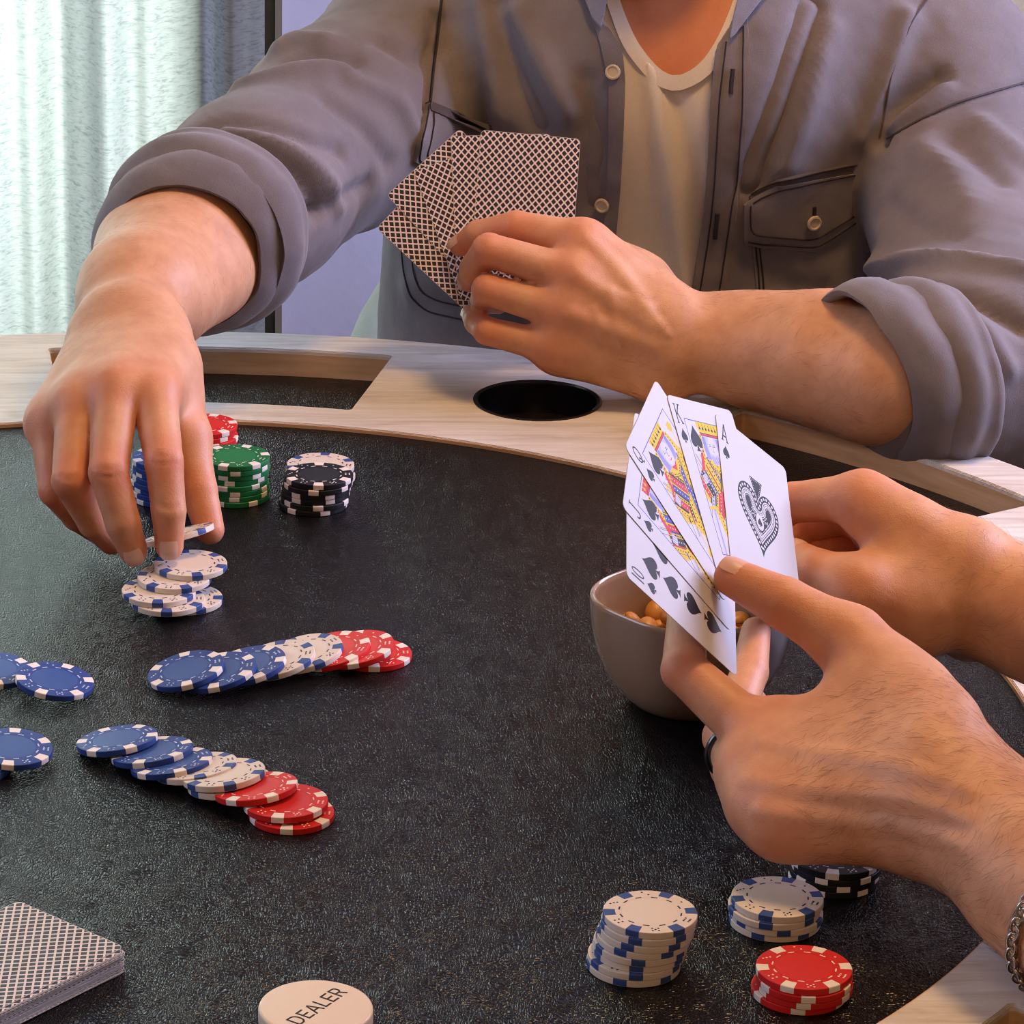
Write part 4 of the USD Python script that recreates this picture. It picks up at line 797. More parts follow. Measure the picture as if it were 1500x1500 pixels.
# ---- the shirt
SA = [SHR[:3] + (0.076,), (500, 187, 2.235, 0.0635), (372, 282, 2.130, 0.0570), (306, 338, 2.085, 0.0525)]
SB = [SHL[:3] + (0.074,), (1412, 305, 2.235, 0.0600), (1456, 530, 2.085, 0.0665), (1350, 554, 2.035, 0.0525)]
def edge_l(y): return np.interp(y, [-400, -60, 0, 40, 70, 120, 210, 280, 340, 440, 600, 900], [860, 862, 872, 890, 910, 915, 912, 908, 902, 888, 870, 850])
def edge_r(y): return np.interp(y, [-400, -60, 0, 45, 70, 150, 250, 330, 430, 600, 900], [1110, 1108, 1088, 1064, 1048, 1040, 1035, 1028, 1012, 990, 970])
def shirt0(p):
    t = trunk(p) - 0.013
    d = smin(t, chain(p, SA, 0.02), 0.016); d = smin(d, chain(p, SB, 0.02), 0.016)
    x, y, dd = project(p)
    cut = np.maximum(np.maximum(edge_l(y) - x, x - edge_r(y)) / 2150.0, dd - 2.335)
    d = smax(d, -cut, 0.003)
    d = np.maximum(d, -(trunk(p) - 0.006) - 0.0 * d)                                 # hollow: the body is inside
    return d
FOLDS = [  # pixel polyline, height (m, + ridge, - valley), half width (m)
    ([(353, 127), (420, 105), (500, 97)], 0.0045, 0.008), ([(413, 73), (430, 60), (470, 62)], 0.006, 0.010), ([(425, 92), (470, 82), (520, 90)], -0.005, 0.007),
    ([(277, 203), (317, 177), (400, 187), (500, 220)], -0.0050, 0.0065), ([(300, 203), (367, 213), (450, 267), (467, 307)], -0.0055, 0.0065), ([(330, 192), (410, 205), (480, 255), (500, 300)], 0.0045, 0.007),
    ([(330, 235), (400, 275), (430, 330)], 0.004, 0.007), ([(480, 150), (540, 190), (570, 240)], -0.004, 0.008), ([(520, 120), (590, 150), (610, 200)], 0.004, 0.008), ([(560, 60), (610, 90), (640, 60)], -0.005, 0.008), ([(440, 330), (480, 300), (540, 270)], -0.004, 0.006),
    ([(707, 0), (718, 80), (733, 167)], 0.005, 0.010), ([(753, 20), (795, 95), (833, 160)], 0.005, 0.010), ([(728, 10), (755, 90), (790, 180)], -0.005, 0.009), ([(660, 30), (668, 100), (690, 180)], -0.004, 0.009), ([(860, 120), (872, 220), (868, 300)], -0.004, 0.010),
    ([(1190, 10), (1143, 160), (1100, 270)], -0.0085, 0.0085), ([(1215, 40), (1180, 150), (1150, 240)], 0.004, 0.012), ([(1327, 27), (1297, 117), (1268, 200)], 0.006, 0.009), ([(1290, 205), (1300, 167), (1340, 130), (1375, 112)], -0.0075, 0.007),
    ([(1297, 203), (1345, 175), (1400, 150), (1500, 122)], -0.0022, 0.003), ([(1305, 185), (1350, 160), (1380, 130)], 0.005, 0.008), ([(1400, 205), (1433, 232), (1465, 262)], -0.005, 0.010), ([(1350, 215), (1400, 250), (1420, 300)], 0.004, 0.011), ([(1440, 180), (1480, 210), (1510, 250)], 0.004, 0.010),
    ([(1280, 393), (1333, 377), (1433, 383), (1500, 397)], 0.006, 0.0065), ([(1290, 432), (1333, 416), (1417, 423), (1500, 478)], -0.0075, 0.0070), ([(1385, 440), (1440, 480), (1475, 540)], 0.0045, 0.008), ([(1400, 520), (1430, 560), (1440, 620)], -0.005, 0.009), ([(1370, 455), (1400, 490), (1415, 540)], -0.004, 0.006), ([(1300, 300), (1340, 330), (1400, 345)], -0.003, 0.010),
    ([(640, 20), (634, 90), (629, 160)], -0.006, 0.005), ([(1110, 380), (1150, 420), (1200, 430)], -0.003, 0.010), ([(600, 420), (680, 410), (760, 440)], 0.003, 0.012), ([(720, 300), (800, 420), (860, 470)], -0.003, 0.012)]
_fold3 = [(trace(shirt0, dense(l, 10), 1.95), a, w) for l, a, w in FOLDS]
def folding(p):
    o = np.zeros(len(p))
    for l, a, w in _fold3:
        c = l.mean(0); near = np.linalg.norm(p - c, axis=1) < np.linalg.norm(l - c, axis=1).max() + 3 * w
        if near.any():
            dp = dist_poly(p[near], l); o[near] += 1.25 * a * np.exp(-(dp / w) ** 2)
    o += 0.0035 * (meshkit.fbm(p * np.array([22, 16, 14.0]), 3, 5) - 0.5) + 0.0016 * (meshkit.fbm(p * 60.0, 2, 9) - 0.5)
    return o
def shirt(p): return shirt0(p) - folding(p)
def torso_cloth(p): return trunk(p) - 0.013 - folding(p)
SV, SF = nets(shirt0, P0_.min(0) - 0.10, np.minimum(P0_.max(0) + 0.10, [9, 9, at(985, -90, 2.3)[2] + 0.02]), 0.0030)
x_, y_, d_ = project(SV); rim_ = np.minimum(np.abs(x_ - edge_l(y_)), np.abs(x_ - edge_r(y_))) / 12.0
SV = SV + normals_of(shirt0, SV, 0.002) * (folding(SV) * np.clip(rim_, 0.15, 1))[:, None]
sh = thing('denim_shirt', parent=man); obj('shirt_body', (SV, SF), M_shirt, sh, smooth=True)
from scipy.spatial import Delaunay
def patch(poly, off, th, step=5.0, f=torso_cloth, d0=1.95, clip=None):
    """a sheet of cloth lying on the surface f inside the outline POLY"""
    poly = Polygon(poly).buffer(0); x0, y0, x1, y1 = poly.bounds
    g = np.stack(np.meshgrid(np.arange(x0, x1, step), np.arange(y0, y1, step), indexing='ij'), -1).reshape(-1, 2)
    g = np.array([q for q in g if poly.buffer(-step * 0.5).contains(Point(q))]).reshape(-1, 2)
    n = max(12, int(poly.exterior.length / step)); e = np.array([poly.exterior.interpolate(i / n, normalized=True).coords[0] for i in range(n)])
    P = np.vstack([e, g]); T = Delaunay(P).simplices; c = P[T].mean(1); T = T[[poly.buffer(0.3).contains(Point(q)) for q in c]]
    S = trace(f, P, d0); N = normals_of(f, S, 0.003)
    for _ in range(2):
        pass
    top, bot = S + N * (off + th), S + N * (off - 0.0015)
    m = len(P); ed = {}
    a = S[T]; nf = np.cross(a[:, 1] - a[:, 0], a[:, 2] - a[:, 0]); flip = np.einsum('ij,ij->i', nf, N[T[:, 0]]) < 0; T[flip] = T[flip][:, ::-1]
    for t in T:
        for i in range(3): k = (t[i], t[(i + 1) % 3]); ed[k] = 1
    side = []
    for (i, j) in ed:
        if (j, i) not in ed: side += [[i, i + m, j + m], [i, j + m, j]]
    return trimesh.Trimesh(np.vstack([top, bot]), np.vstack([T, T[:, ::-1] + m, np.array(side)]), process=False)
def stitched(line, off=0.0012, r=0.00055, n=40, f=torso_cloth, d0=1.95):
    S = trace(f, dense(line, n), d0); return tube(S + normals_of(f, S, 0.003) * off, r, 5)
def disc_on(px, py, r, th, off, f=torso_cloth):
    S = trace(f, [(px, py)], 1.95); N = normals_of(f, S, 0.004)[0]; h_ = lathe([(0, 0), (r * 0.8, 0), (r, th * 0.4), (r * 0.95, th * 0.9), (r * 0.75, th), (r * 0.6, th * 0.72), (0, th * 0.7)], 28)
    holes = [trimesh.creation.cylinder(r * 0.1, th, sections=8, transform=trimesh.transformations.translation_matrix([sx * r * 0.22, sy * r * 0.22, th * 0.3])) for sx in (-1, 1) for sy in (-1, 1)]
    return moved(h_, S[0] + N * off, frame_from_z(N)), moved(cat_mesh(holes), S[0] + N * off, frame_from_z(N))
pk = obj('button_placket', patch([(1094, 20), (1097, 90), (1092, 170), (1085, 250), (1076, 330), (1062, 430), (1060, 460), (1008, 450), (1014, 425), (1029, 330), (1036, 250), (1041, 150), (1049, 72), (1066, 45)], 0.0004, 0.0018), M_shirt, sh, smooth=45)
obj('placket_stitching', cat_mesh([stitched([(1063, 62), (1053, 150), (1047, 250), (1040, 330), (1024, 430)], 0.0028), stitched([(1088, 40), (1086, 170), (1078, 250), (1067, 330), (1052, 430)], 0.0028)]), M_thread, sh)
for l in ([(1073, 102), (1070, 137)], [(1050, 310), (1047, 347)]): obj('buttonhole', stitched(l, 0.0026, 0.0016, 8), M_thread, sh)
obj('front_edge', patch([(868, 30), (892, 42), (912, 74), (916, 120), (913, 210), (909, 280), (903, 340), (889, 440), (872, 440), (884, 340), (889, 280), (893, 210), (892, 120), (878, 60)], 0.0004, 0.0015), M_shirt, sh, smooth=45)
for q in ((898, 106), (884, 299)):
    b_, h_ = disc_on(q[0], q[1], 0.0050, 0.0026, 0.0022); obj('shirt_button', b_, M_shbut, sh, smooth=40)
fl_poly = [(1089, 300), (1096, 294), (1136, 270), (1288, 246), (1282, 309), (1192, 368), (1089, 355)]
obj('pocket_flap', patch(fl_poly, 0.0006, 0.0030), M_shirt, sh, smooth=45, label='pointed pocket flap with dark double stitching')
obj('pocket_welt', patch([(1097, 288), (1138, 262), (1288, 231), (1287, 246), (1140, 274), (1100, 297)], 0.0006, 0.0022), M_seam, sh, smooth=45)
obj('flap_stitching', cat_mesh([stitched([(1094, 350), (1190, 361), (1277, 306), (1282, 250)], 0.0042), stitched([(1098, 300), (1098, 340), (1188, 350), (1269, 300), (1275, 254)], 0.0042), stitched([(1099, 286), (1138, 262), (1287, 232)], 0.0034), stitched([(1102, 297), (1140, 275), (1286, 247)], 0.0038)]), M_thread, sh)
b_, h_ = disc_on(1187, 323, 0.0052, 0.0028, 0.0040); obj('shirt_button', b_, M_shbut, sh, smooth=40); obj('buttonhole', stitched([(1189, 300), (1188, 312)], 0.0042, 0.0013, 6), M_thread, sh)
obj('patch_pocket', patch([(1100, 350), (1278, 310), (1262, 470), (1112, 470)], 0.0003, 0.0012), M_shirt, sh, smooth=45); obj('pocket_stitching', cat_mesh([stitched([(1106, 356), (1114, 465)], 0.0022), stitched([(1112, 356), (1120, 465)], 0.0022)]), M_thread, sh)
obj('pocket_flap', patch([(624, 152), (716, 186), (730, 262), (655, 262), (604, 236)], 0.0006, 0.0028, f=shirt), M_shirt, sh, smooth=45); obj('pocket_welt', patch([(624, 150), (720, 185), (722, 196), (626, 164)], 0.0008, 0.0034, f=shirt), M_seam, sh, smooth=45)
obj('flap_stitching', cat_mesh([stitched([(622, 154), (607, 234), (655, 258)], 0.0040, f=shirt), stitched([(632, 168), (618, 228), (658, 248)], 0.0040, f=shirt)]), M_thread, sh)
obj('pocket_stitching', cat_mesh([stitched([(590, 365), (593, 400), (602, 434), (626, 456), (690, 470), (770, 474)], 0.0012), stitched([(604, 365), (608, 404), (618, 428), (642, 440), (700, 452), (770, 457)], 0.0012)]), M_thread, sh)
obj('armhole_seam', stitched([(648, -10), (643, 40), (634, 110), (629, 165)], 0.0004, 0.0010, f=shirt), M_thread, sh)
obj('armhole_seam', stitched([(1372, -20), (1335, 30), (1305, 110), (1288, 200)], 0.0006, 0.0008, f=shirt), M_seam, sh); obj('sleeve_seam', stitched([(1300, 203), (1345, 176), (1400, 151), (1500, 121)], 0.0006, 0.0008, f=shirt), M_seam, sh)
# collar: a band round the neck and two pointed leaves
M_collar = cloth('faded_denim', (0.17, 0.18, 0.25), (0.23, 0.24, 0.32))
NA, NB_ = at(990, 30, 2.330), at(986, -120, 2.295); nax = unit(NB_ - NA); nu = unit(RGT - nax * (RGT @ nax)); nv_ = np.cross(nax, nu); nv_ = nv_ if nv_ @ FWD > 0 else -nv_
ang = np.linspace(math.radians(-48), math.radians(228), 60); prof = [(0.079, 0.000), (0.076, 0.022), (0.074, 0.040), (0.078, 0.043), (0.084, 0.036), (0.092, 0.008), (0.090, 0.006), (0.083, 0.026), (0.0795, 0.034), (0.0795, 0.024), (0.082, 0.000)]
V = np.array([[NA + nax * z + r * (math.cos(a) * nu + math.sin(a) * nv_) for r, z in prof] for a in ang]); n_, m_ = V.shape[:2]; F = []
for i in range(n_ - 1):
    for j in range(m_): l = (j + 1) % m_; F += [[i * m_ + j, i * m_ + l, (i + 1) * m_ + l], [i * m_ + j, (i + 1) * m_ + l, (i + 1) * m_ + j]]
cm = trimesh.Trimesh(V.reshape(-1, 3), np.array(F), process=False); cm.fix_normals(); obj('collar_band', cm, M_collar, sh, smooth=60)
obj('collar_leaf', patch([(800, -70), (852, -10), (868, 30), (880, 44), (886, 20), (892, -10), (880, -70)], 0.004, 0.003), M_collar, sh, smooth=45)
obj('collar_leaf', patch([(1180, -70), (1126, -12), (1098, 22), (1076, 52), (1066, 60), (1074, 20), (1100, -70)], 0.004, 0.003), M_collar, sh, smooth=45)
# rolled cuffs
def cuff(c, axis, r0, r1, w, th, seed, roll=0.004, skew=None):
    a = unit(axis); u = unit(np.cross(a, [0.1, 0.2, 1.0])); v = np.cross(a, u); n = 96; ph = np.arange(n) / n * 2 * np.pi
    s = np.linspace(0, 1, 12); prof = [(r0 + (r1 - r0) * t + roll * math.sin(math.pi * min(t * 1.3, 1)), w * t) for t in s] + [(r1 - th * 0.5, w + 0.003)] + [(r0 + (r1 - r0) * t - th, w * t) for t in s[::-1]] + [(r0 - th * 0.5, -0.003)]
    V = []
    for k, p_ in enumerate(ph):
        e = math.cos(p_) * u + math.sin(p_) * v
        for j, (r, z) in enumerate(prof):
            q = c - a * z + e * r; nz = meshkit.fbm(np.array([[math.cos(p_) * 2.2 + seed, math.sin(p_) * 2.2, z * 45.0]]), 3, seed)[0] - 0.5
            q = q + e * nz * 0.005 + a * 0.006 * (meshkit.noise(np.array([[math.cos(p_) * 1.6, math.sin(p_) * 1.6 + seed, 0.3]]), seed)[0] - 0.5)
            if skew is not None: q = q + a * float(e @ skew)
            V.append(q)
    m = len(prof); F = []
    for i in range(n):
        k = (i + 1) % n
        for j in range(m): l = (j + 1) % m; F += [[i * m + j, k * m + l, i * m + l], [i * m + j, k * m + j, k * m + l]]
    t = trimesh.Trimesh(np.array(V), np.array(F), process=False); t.fix_normals(); return t
axA = unit(A3((187, 492, 1.945)) - A3((368, 285, 2.125))); axB = unit(-0.90 * RGT - 0.36 * FWD - 0.04 * DWN)
cA = A3((268, 376, 2.040)); cB = A3((1268, 547, 2.018))
obj('rolled_cuff', cuff(cA, axA, 0.0500, 0.0600, 0.038, 0.006, 3, skew=-0.014 * RGT), M_shirt, sh, smooth=60); obj('rolled_cuff', cuff(cA - axA * 0.024, axA, 0.0590, 0.0620, 0.030, 0.004, 8), M_shirt, sh, smooth=60)
obj('rolled_cuff', cuff(cB, axB, 0.0500, 0.0560, 0.040, 0.006, 5, skew=-0.020 * DWN), M_shirt, sh, smooth=60); obj('rolled_cuff', cuff(cB - axB * 0.026, axB, 0.0550, 0.0580, 0.028, 0.004, 11, skew=-0.012 * DWN), M_shirt, sh, smooth=60)
# ---- T-shirt
NECK = np.array([(860, -120), (897, -60), (906, 0), (930, 60), (965, 104), (990, 117), (1028, 94), (1054, 52), (1075, 0), (1086, -60), (1120, -120)], float)
def tee(p):
    x, y, dd = project(p); d = smin(trunk(p), rc(p, at(992, 60, 2.330), at(988, -60, 2.300), 0.062, 0.060), 0.05) - 0.0035 - 0.0022 * (meshkit.fbm(p * np.array([26, 26, 7.0]), 2, 21) - 0.5) - 0.004 * np.exp(-((x - 968 - (y - 180) * 0.16) / 16) ** 2) * (y > 90) + 0.003 * np.exp(-((x - 1000 - (y - 180) * 0.25) / 18) ** 2) * (y > 110)
    d = smax(d, (np.interp(x, NECK[:, 0], NECK[:, 1], -120, -120) - y) / 2150.0, 0.003)
    return np.maximum(d, np.maximum(dd - 2.34, (np.abs(x - 980) - 160) / 2150))
TV, TF = nets(tee, at(800, 640, 2.2) - 0.12, at(1160, -120, 2.3) + 0.12, 0.0030)
ts = thing('undershirt', parent=man); obj('undershirt_body', (TV, TF), M_tee, ts, smooth=True)
inner = NECK[1:-1]; outer = inner + np.array([(-18, 4), (-19, 5), (-18, 12), (-10, 20), (0, 22), (12, 19), (18, 10), (19, 5), (18, 4)])
obj('neck_rib', patch(np.vstack([dense(inner, 30), dense(outer, 30)[::-1]]), 0.0016, 0.0016, 4.0, lambda p: smin(trunk(p), rc(p, at(992, 60, 2.330), at(988, -60, 2.300), 0.062, 0.060), 0.05) - 0.0035, 2.0), M_tee, ts, smooth=45)
# ---- hair of the head, trousers
def hairf(p): return smax(head(p) - 0.012, np.maximum((project(p)[1] + 395 + 1400 * np.maximum(project(p)[2] - 2.22, -0.06) * -0.9) / 2100.0, -0.2), 0.01)
HV, HF = nets(hairf, at(985, -120, 2.2) - 0.17, at(985, -560, 2.3) + 0.15, 0.006); obj('hair', (HV, HF), M_hair, man, smooth=True)
def trousers(p):
    d = np.full(len(p), 1.0)
    for s in (-1, 1):
        hip = np.array([0.27 + 0.10 * s, 2.33, 0.56]); knee = np.array([0.27 + 0.16 * s, 1.93, 0.53]); foot = np.array([0.27 + 0.16 * s, 2.0, 0.05])
        d = smin(d, rc(p, hip, knee, 0.095, 0.070), 0.04); d = smin(d, rc(p, knee, foot, 0.068, 0.050), 0.02); d = smin(d, rc(p, foot, foot + [0.02 * s, -0.13, -0.015], 0.045, 0.035), 0.02)
    return smin(d, rc(p, np.array([0.17, 2.35, 0.58]), np.array([0.37, 2.35, 0.58]), 0.125, 0.125), 0.05)
PV, PF = nets(trousers, (-0.1, 1.7, -0.01), (0.72, 2.55, 0.75), 0.010); obj('trousers', (PV, PF), M_trou, man, smooth=True)

# ---- the near player: forearms in the picture, the rest beside the table on the right
_z = np.array([0, 0, TZ])
W3 = lambda x, y, z: np.array([x, y, TZ + z])
SL2, SR2 = W3(0.60, 1.06, 0.30), W3(0.66, 1.45, 0.31); EL2, ER2 = A3(HC['arm'][-1]), A3(HD['arm'][-1])
def trunk2(p):
    d = smin(rc(p, W3(0.74, 1.17, -0.24), W3(0.70, 1.18, 0.20), 0.11, 0.105), rc(p, W3(0.76, 1.36, -0.24), W3(0.72, 1.36, 0.20), 0.11, 0.105), 0.10)
    return smin(smin(d, rc(p, SL2, W3(0.68, 1.22, 0.37), 0.062, 0.055), 0.05), rc(p, SR2, W3(0.69, 1.31, 0.37), 0.062, 0.055), 0.05)
def head2(p):
    c = lambda a, b, z: W3(0.62 - a, 1.265 + b, 0.62 + z)
    d = smin(rc(p, W3(0.685, 1.265, 0.36), c(-0.02, 0, -0.08), 0.060, 0.056), rc(p, c(-0.02, 0, 0.03), c(0.02, 0, 0.02), 0.086, 0.080), 0.05)
    d = smin(d, rc(p, c(0.045, 0, -0.01), c(0.055, 0, -0.085), 0.060, 0.036), 0.04); d = smin(d, rc(p, c(0.098, 0, 0.01), c(0.122, 0, -0.025), 0.008, 0.014), 0.012)
    for s in (-1, 1):
        d = smin(d, rc(p, c(0.098, 0.010 * s, 0.028), c(0.085, 0.045 * s, 0.028), 0.008, 0.010), 0.014); d = smax(d, -(np.linalg.norm(p - c(0.112, 0.033 * s, 0.010), axis=1) - 0.017), 0.014)
        d = smin(d, np.linalg.norm(p - c(0.078, 0.033 * s, 0.010), axis=1) - 0.0125, 0.003); d = smin(d, rc(p, c(-0.01, 0.084 * s, 0.01), c(-0.005, 0.080 * s, -0.025), 0.014, 0.010), 0.008)
    return smin(d, rc(p, c(0.094, -0.018, -0.050), c(0.094, 0.018, -0.050), 0.008, 0.008), 0.006)
def body2(p):
    d = smin(trunk2(p), head2(p), 0.04)
    return smin(smin(d, rc(p, SL2, EL2, 0.050, 0.040), 0.03), rc(p, SR2, ER2, 0.050, 0.040), 0.03)
BODY2 = nets(body2, (0.30, 0.88, TZ - 0.40), (0.95, 1.66, TZ + 0.80), 0.0075)
V2, F2 = union([_HM['C'], _HM['D'], BODY2])
you = thing('person', 'person at the right edge, only bare forearms and hands holding spades in view', 'person')
ob = obj('body', (V2, F2), M_skin, you, smooth=True); set_float(ob, 'skin_red', skin_attr(V2, _H['C']['red'] + _H['D']['red']))
eyes(you, [W3(0.62 - 0.083, 1.265 + 0.033 * s, 0.63) for s in (-1, 1)], np.array([-1.0, 0, -0.3]))
def tee2(p):
    d = trunk2(p) - 0.007; d = smin(d, rc(p, SL2, SL2 * 0.45 + EL2 * 0.55, 0.064, 0.060), 0.03); d = smin(d, rc(p, SR2, SR2 * 0.45 + ER2 * 0.55, 0.064, 0.060), 0.03)
    return smax(d, -(np.linalg.norm(p - W3(0.66, 1.265, 0.44), axis=1) - 0.085), 0.01)
QV, QF = nets(tee2, (0.30, 0.88, TZ - 0.40), (0.95, 1.66, TZ + 0.50), 0.008); obj('jersey_shirt', (QV, QF), M_tee2, you, smooth=True)
def hairf2(p): return smax(head2(p) - 0.012, np.maximum(0.655 + TZ - p[:, 2] + (0.60 - p[:, 0]) * 1.6, -0.2), 0.01)
HV, HF = nets(hairf2, (0.45, 1.10, TZ + 0.40), (0.80, 1.43, TZ + 0.80), 0.007); obj('hair', (HV, HF), M_hair, you, smooth=True)
def trousers2(p):
    d = np.full(len(p), 1.0)
    for s in (-1, 1):
        hip = np.array([0.76, 1.26 + 0.10 * s, 0.53]); knee = np.array([0.40, 1.27 + 0.15 * s, 0.55]); foot = np.array([0.46, 1.27 + 0.15 * s, 0.05])
        d = smin(d, rc(p, hip, knee, 0.095, 0.070), 0.04); d = smin(d, rc(p, knee, foot, 0.068, 0.050), 0.02); d = smin(d, rc(p, foot, foot + [-0.13, 0.02 * s, -0.015], 0.045, 0.035), 0.02)
    return smin(d, rc(p, np.array([0.76, 1.17, 0.56]), np.array([0.76, 1.37, 0.56]), 0.12, 0.12), 0.05)
PV, PF = nets(trousers2, (0.15, 0.95, -0.01), (1.0, 1.60, 0.72), 0.011); obj('trousers', (PV, PF), M_trou, you, smooth=True)
# ---- fingernails
def nails(person, H, which):
    for i, dorsal, w, l, bk in which:
        f = H['fingers'][i] if i < 4 else H['thumb']; r = (H['rad'][i][3] if i < 4 else H['tr'][3])
        obj('fingernail', nail(f[3], f[2], np.asarray(dorsal), w, l, r, bk), M_nail, person, smooth=60)
nails(man, _H['A'], [(0, -FWD - 0.1 * DWN, 0.0052, 0.0100, 0.001), (1, -FWD - 0.1 * RGT, 0.0052, 0.0100, 0.001)])
nails(man, _H['B'], [(0, -0.8 * FWD - 0.7 * DWN, 0.0050, 0.0095, 0.001), (1, -0.5 * FWD - 0.9 * RGT, 0.0052, 0.0095, 0.001), (3, -0.5 * FWD - 0.6 * RGT - 0.4 * DWN, 0.0044, 0.0085, 0.001)])
nails(you, _H['C'], [(4, -0.55 * FWD - 0.85 * DWN, 0.0066, 0.0125, 0.0)]); nails(you, _H['D'], [(4, -0.6 * FWD - 0.6 * DWN, 0.0062, 0.0115, 0.0)])
# ---- ring and bracelet
M_ring = plain('dark_steel', (0.10, 0.10, 0.10), 0.25, 0.5, 1.0); M_silver = plain('silver', (0.55, 0.53, 0.50), 0.28, 0.5, 1.0)
rf = _H['C']['fingers'][1]; rc_, ra_ = rf[0] * 0.42 + rf[1] * 0.58, unit(rf[1] - rf[0]); a = np.arange(48) / 48 * 2 * np.pi; Rr = frame_from_z(ra_)
obj('ring', tube(rc_ + 0.0112 * (np.cos(a)[:, None] * Rr[:, 0] + np.sin(a)[:, None] * Rr[:, 1]), 0.0022, 10, True), M_ring, you, smooth=60)
bc = A3((1590, 1345, 1.368)); ba = unit(A3((1720, 1450, 1.33)) - A3((1525, 1287, 1.395))); Rb = frame_from_z(ba); bl = []
for t in np.arange(64) / 64 * 2 * np.pi:
    e = Rb @ np.array([math.cos(t), math.sin(t), 0]); q = bc + e * np.linspace(0.015, 0.07, 111)[:, None]; bl.append(q[np.argmax(_H['C']['f'](q) > 0.0022)])
bl = np.array(bl); bl = 0.25 * np.roll(bl, 1, 0) + 0.5 * bl + 0.25 * np.roll(bl, -1, 0); links = []
for k in range(64):
    tg = unit(bl[(k + 1) % 64] - bl[k - 1]); no = unit(bl[k] - bc); sd = np.cross(tg, no); ac = np.arange(14) / 14 * 2 * np.pi
    links.append(tube(bl[k] + 0.0026 * np.cos(ac)[:, None] * tg * 1.25 + 0.0026 * np.sin(ac)[:, None] * (sd if k % 2 else no * 0.7 + sd * 0.3), 0.0007, 6, True))
obj('bracelet', cat_mesh(links), M_silver, you, smooth=60, kind='stuff', label='silver chain bracelet')
# ---- body hair
def body_hair(person, V, F, pts, n, length, width, flow, seed, material, radius):
    """short hairs rooted on the skin near the polyline PTS (through the arm), combed along the flow"""
    g = np.random.default_rng(seed); tri = V[F]; c = tri.mean(1); nn = np.cross(tri[:, 1] - tri[:, 0], tri[:, 2] - tri[:, 0]); ar = np.linalg.norm(nn, axis=1); nn = nn / np.maximum(ar, 1e-12)[:, None]
    ok = (dist_poly(c, np.array(pts)) < radius); w = ar * ok; w = w / w.sum(); idx = g.choice(len(F), n, p=w)
    b = g.dirichlet((1, 1, 1), n); root = (tri[idx] * b[:, :, None]).sum(1); N = nn[idx]; fl = unit(flow); T = fl - N * (N @ fl)[:, None]; T /= np.maximum(np.linalg.norm(T, axis=1, keepdims=True), 1e-9); S = np.cross(N, T)
    L = length * g.uniform(0.5, 1.25, n); sw = (meshkit.noise(root * 45.0, seed) - 0.5) * 2.4 + g.normal(0, 0.35, n); D = T * np.cos(sw)[:, None] + S * np.sin(sw)[:, None]; curl = g.normal(0, 0.3, n)
    P = []
    for t in (0.0, 0.33, 0.66, 1.0):
        P.append(root + D * (L * t)[:, None] + N * (L * (0.30 * t - 0.16 * t * t))[:, None] + S * (L * curl * t * t * 0.5)[:, None])
    P = np.stack(P, 1).reshape(-1, 3)
    c_ = UsdGeom.BasisCurves.Define(stage, numbered(path_of(person), 'arm_hair')); c_.CreateTypeAttr('linear'); c_.CreatePointsAttr(Vt.Vec3fArray.FromNumpy(P.astype(np.float32))); c_.CreateCurveVertexCountsAttr(Vt.IntArray.FromNumpy(np.full(n, 4, np.int32)))
    c_.CreateWidthsAttr(Vt.FloatArray.FromNumpy(np.tile(np.array([1, 0.9, 0.65, 0.2], np.float32) * width, n))); c_.SetWidthsInterpolation('vertex'); UsdShade.MaterialBindingAPI.Apply(c_.GetPrim()).Bind(material); tag(c_.GetPrim(), kind='stuff')
M_bhair = plain('dark_body_hair', (0.06, 0.030, 0.016), 0.5); M_lhair = plain('fair_body_hair', (0.16, 0.085, 0.045), 0.45)
armpts = lambda H, k0=0: [A3(q) for q in H['arm'][k0:]]
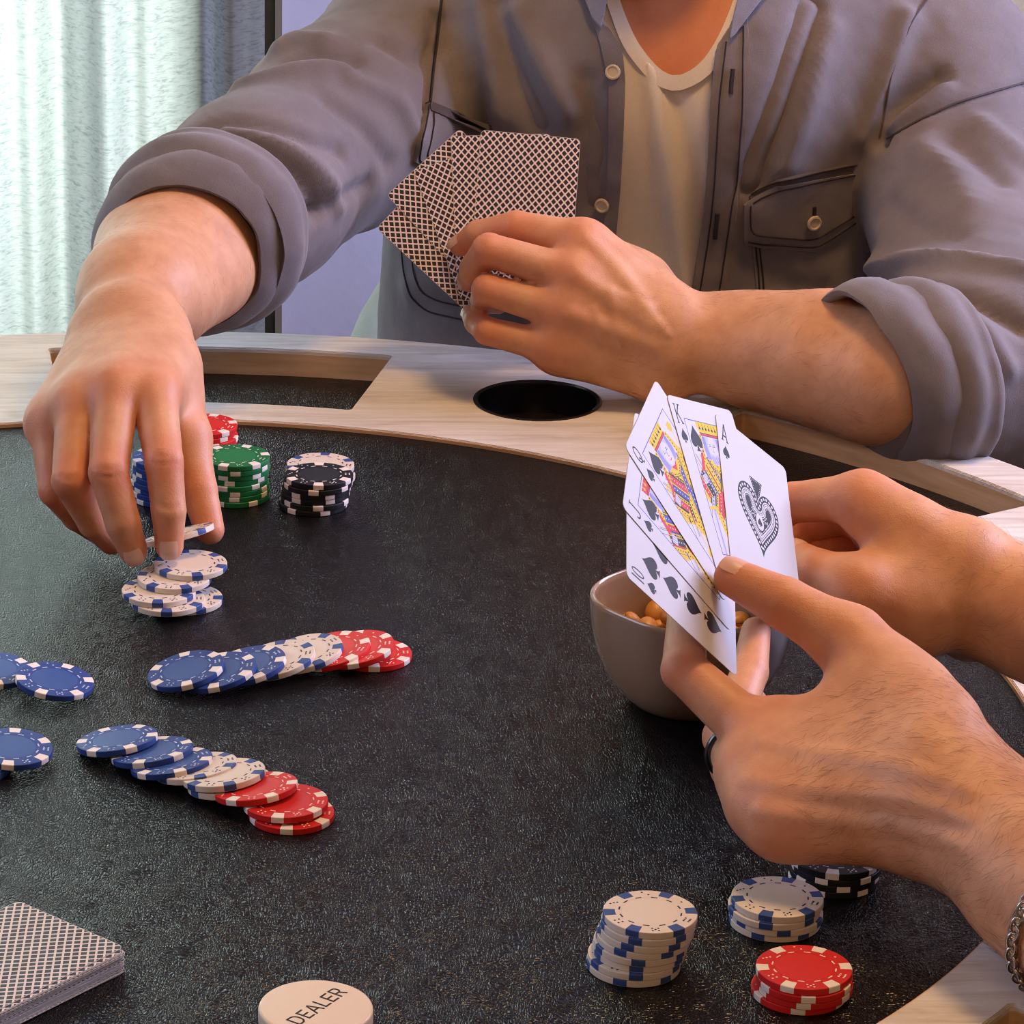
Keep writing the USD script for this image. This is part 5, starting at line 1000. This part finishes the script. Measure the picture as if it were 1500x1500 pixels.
body_hair(you, V2, F2, [A3((1340, 1150, 1.45))] + armpts(HC)[:4], 5200, 0.0080, 0.000062, A3((1300, 1250, 1.43)) - A3((1450, 1190, 1.43)), 31, M_bhair, 0.055)
body_hair(you, V2, F2, armpts(HD)[:3], 1000, 0.0080, 0.00007, A3((1380, 900, 1.64)) - A3((1480, 860, 1.64)), 32, M_bhair, 0.05)
body_hair(man, V1, F1, armpts(HB)[:4], 1100, 0.0085, 0.00007, A3((1000, 560, 2.07)) - A3((1200, 480, 2.07)), 33, M_lhair, 0.05)
body_hair(man, V1, F1, armpts(HA)[:3], 700, 0.0075, 0.00006, A3((190, 480, 1.95)) - A3((240, 360, 2.05)), 34, M_lhair, 0.055)
# ------------------------------------------------------------------ chairs
M_uph = cloth('sage_upholstery', (0.42, 0.46, 0.38), (0.50, 0.54, 0.46)); M_uph2 = cloth('charcoal_upholstery', (0.05, 0.05, 0.05), (0.07, 0.07, 0.07))
def tub_chair(label, centre, face, material):
    t = thing('tub_chair', label, 'chair', None, (centre[0], centre[1], 0), rotz(face))             # local +x faces the table
    def back(p):
        r = np.hypot(p[:, 0], p[:, 1]); a = np.abs(np.arctan2(p[:, 1], -p[:, 0])); top = 0.652 - 0.10 * np.clip((a - 1.0) / 1.0, 0, 1)
        q = np.stack([r - 0.262, np.maximum(np.maximum(0.40 - p[:, 2], p[:, 2] - top), 0), np.maximum(a - 2.15, 0) * 0.3], 1); return np.linalg.norm(q, axis=1) - 0.036
    bv, bf = nets(back, (-0.42, -0.42, 0.30), (0.42, 0.42, 0.82), 0.012); obj('chair_back', (bv, bf), material, t, smooth=True)
    obj('seat_cushion', moved(rounded_box(0.44, 0.46, 0.10, 0.035), (0.02, 0, 0.40)), material, t, smooth=40)
    for sx in (-1, 1):
        for sy in (-1, 1): obj('leg', tube([(0.18 * sx, 0.19 * sy, 0.36), (0.22 * sx, 0.23 * sy, 0.0)], [0.018, 0.011], 12), M_tan, t, smooth=50)
    return t
tub_chair('pale sage upholstered tub chair behind the person in the denim shirt', (0.345, 2.44), -math.pi / 2, M_uph)
tub_chair('charcoal tub chair under the near person at the right', (0.80, 1.27), math.pi, M_uph2)
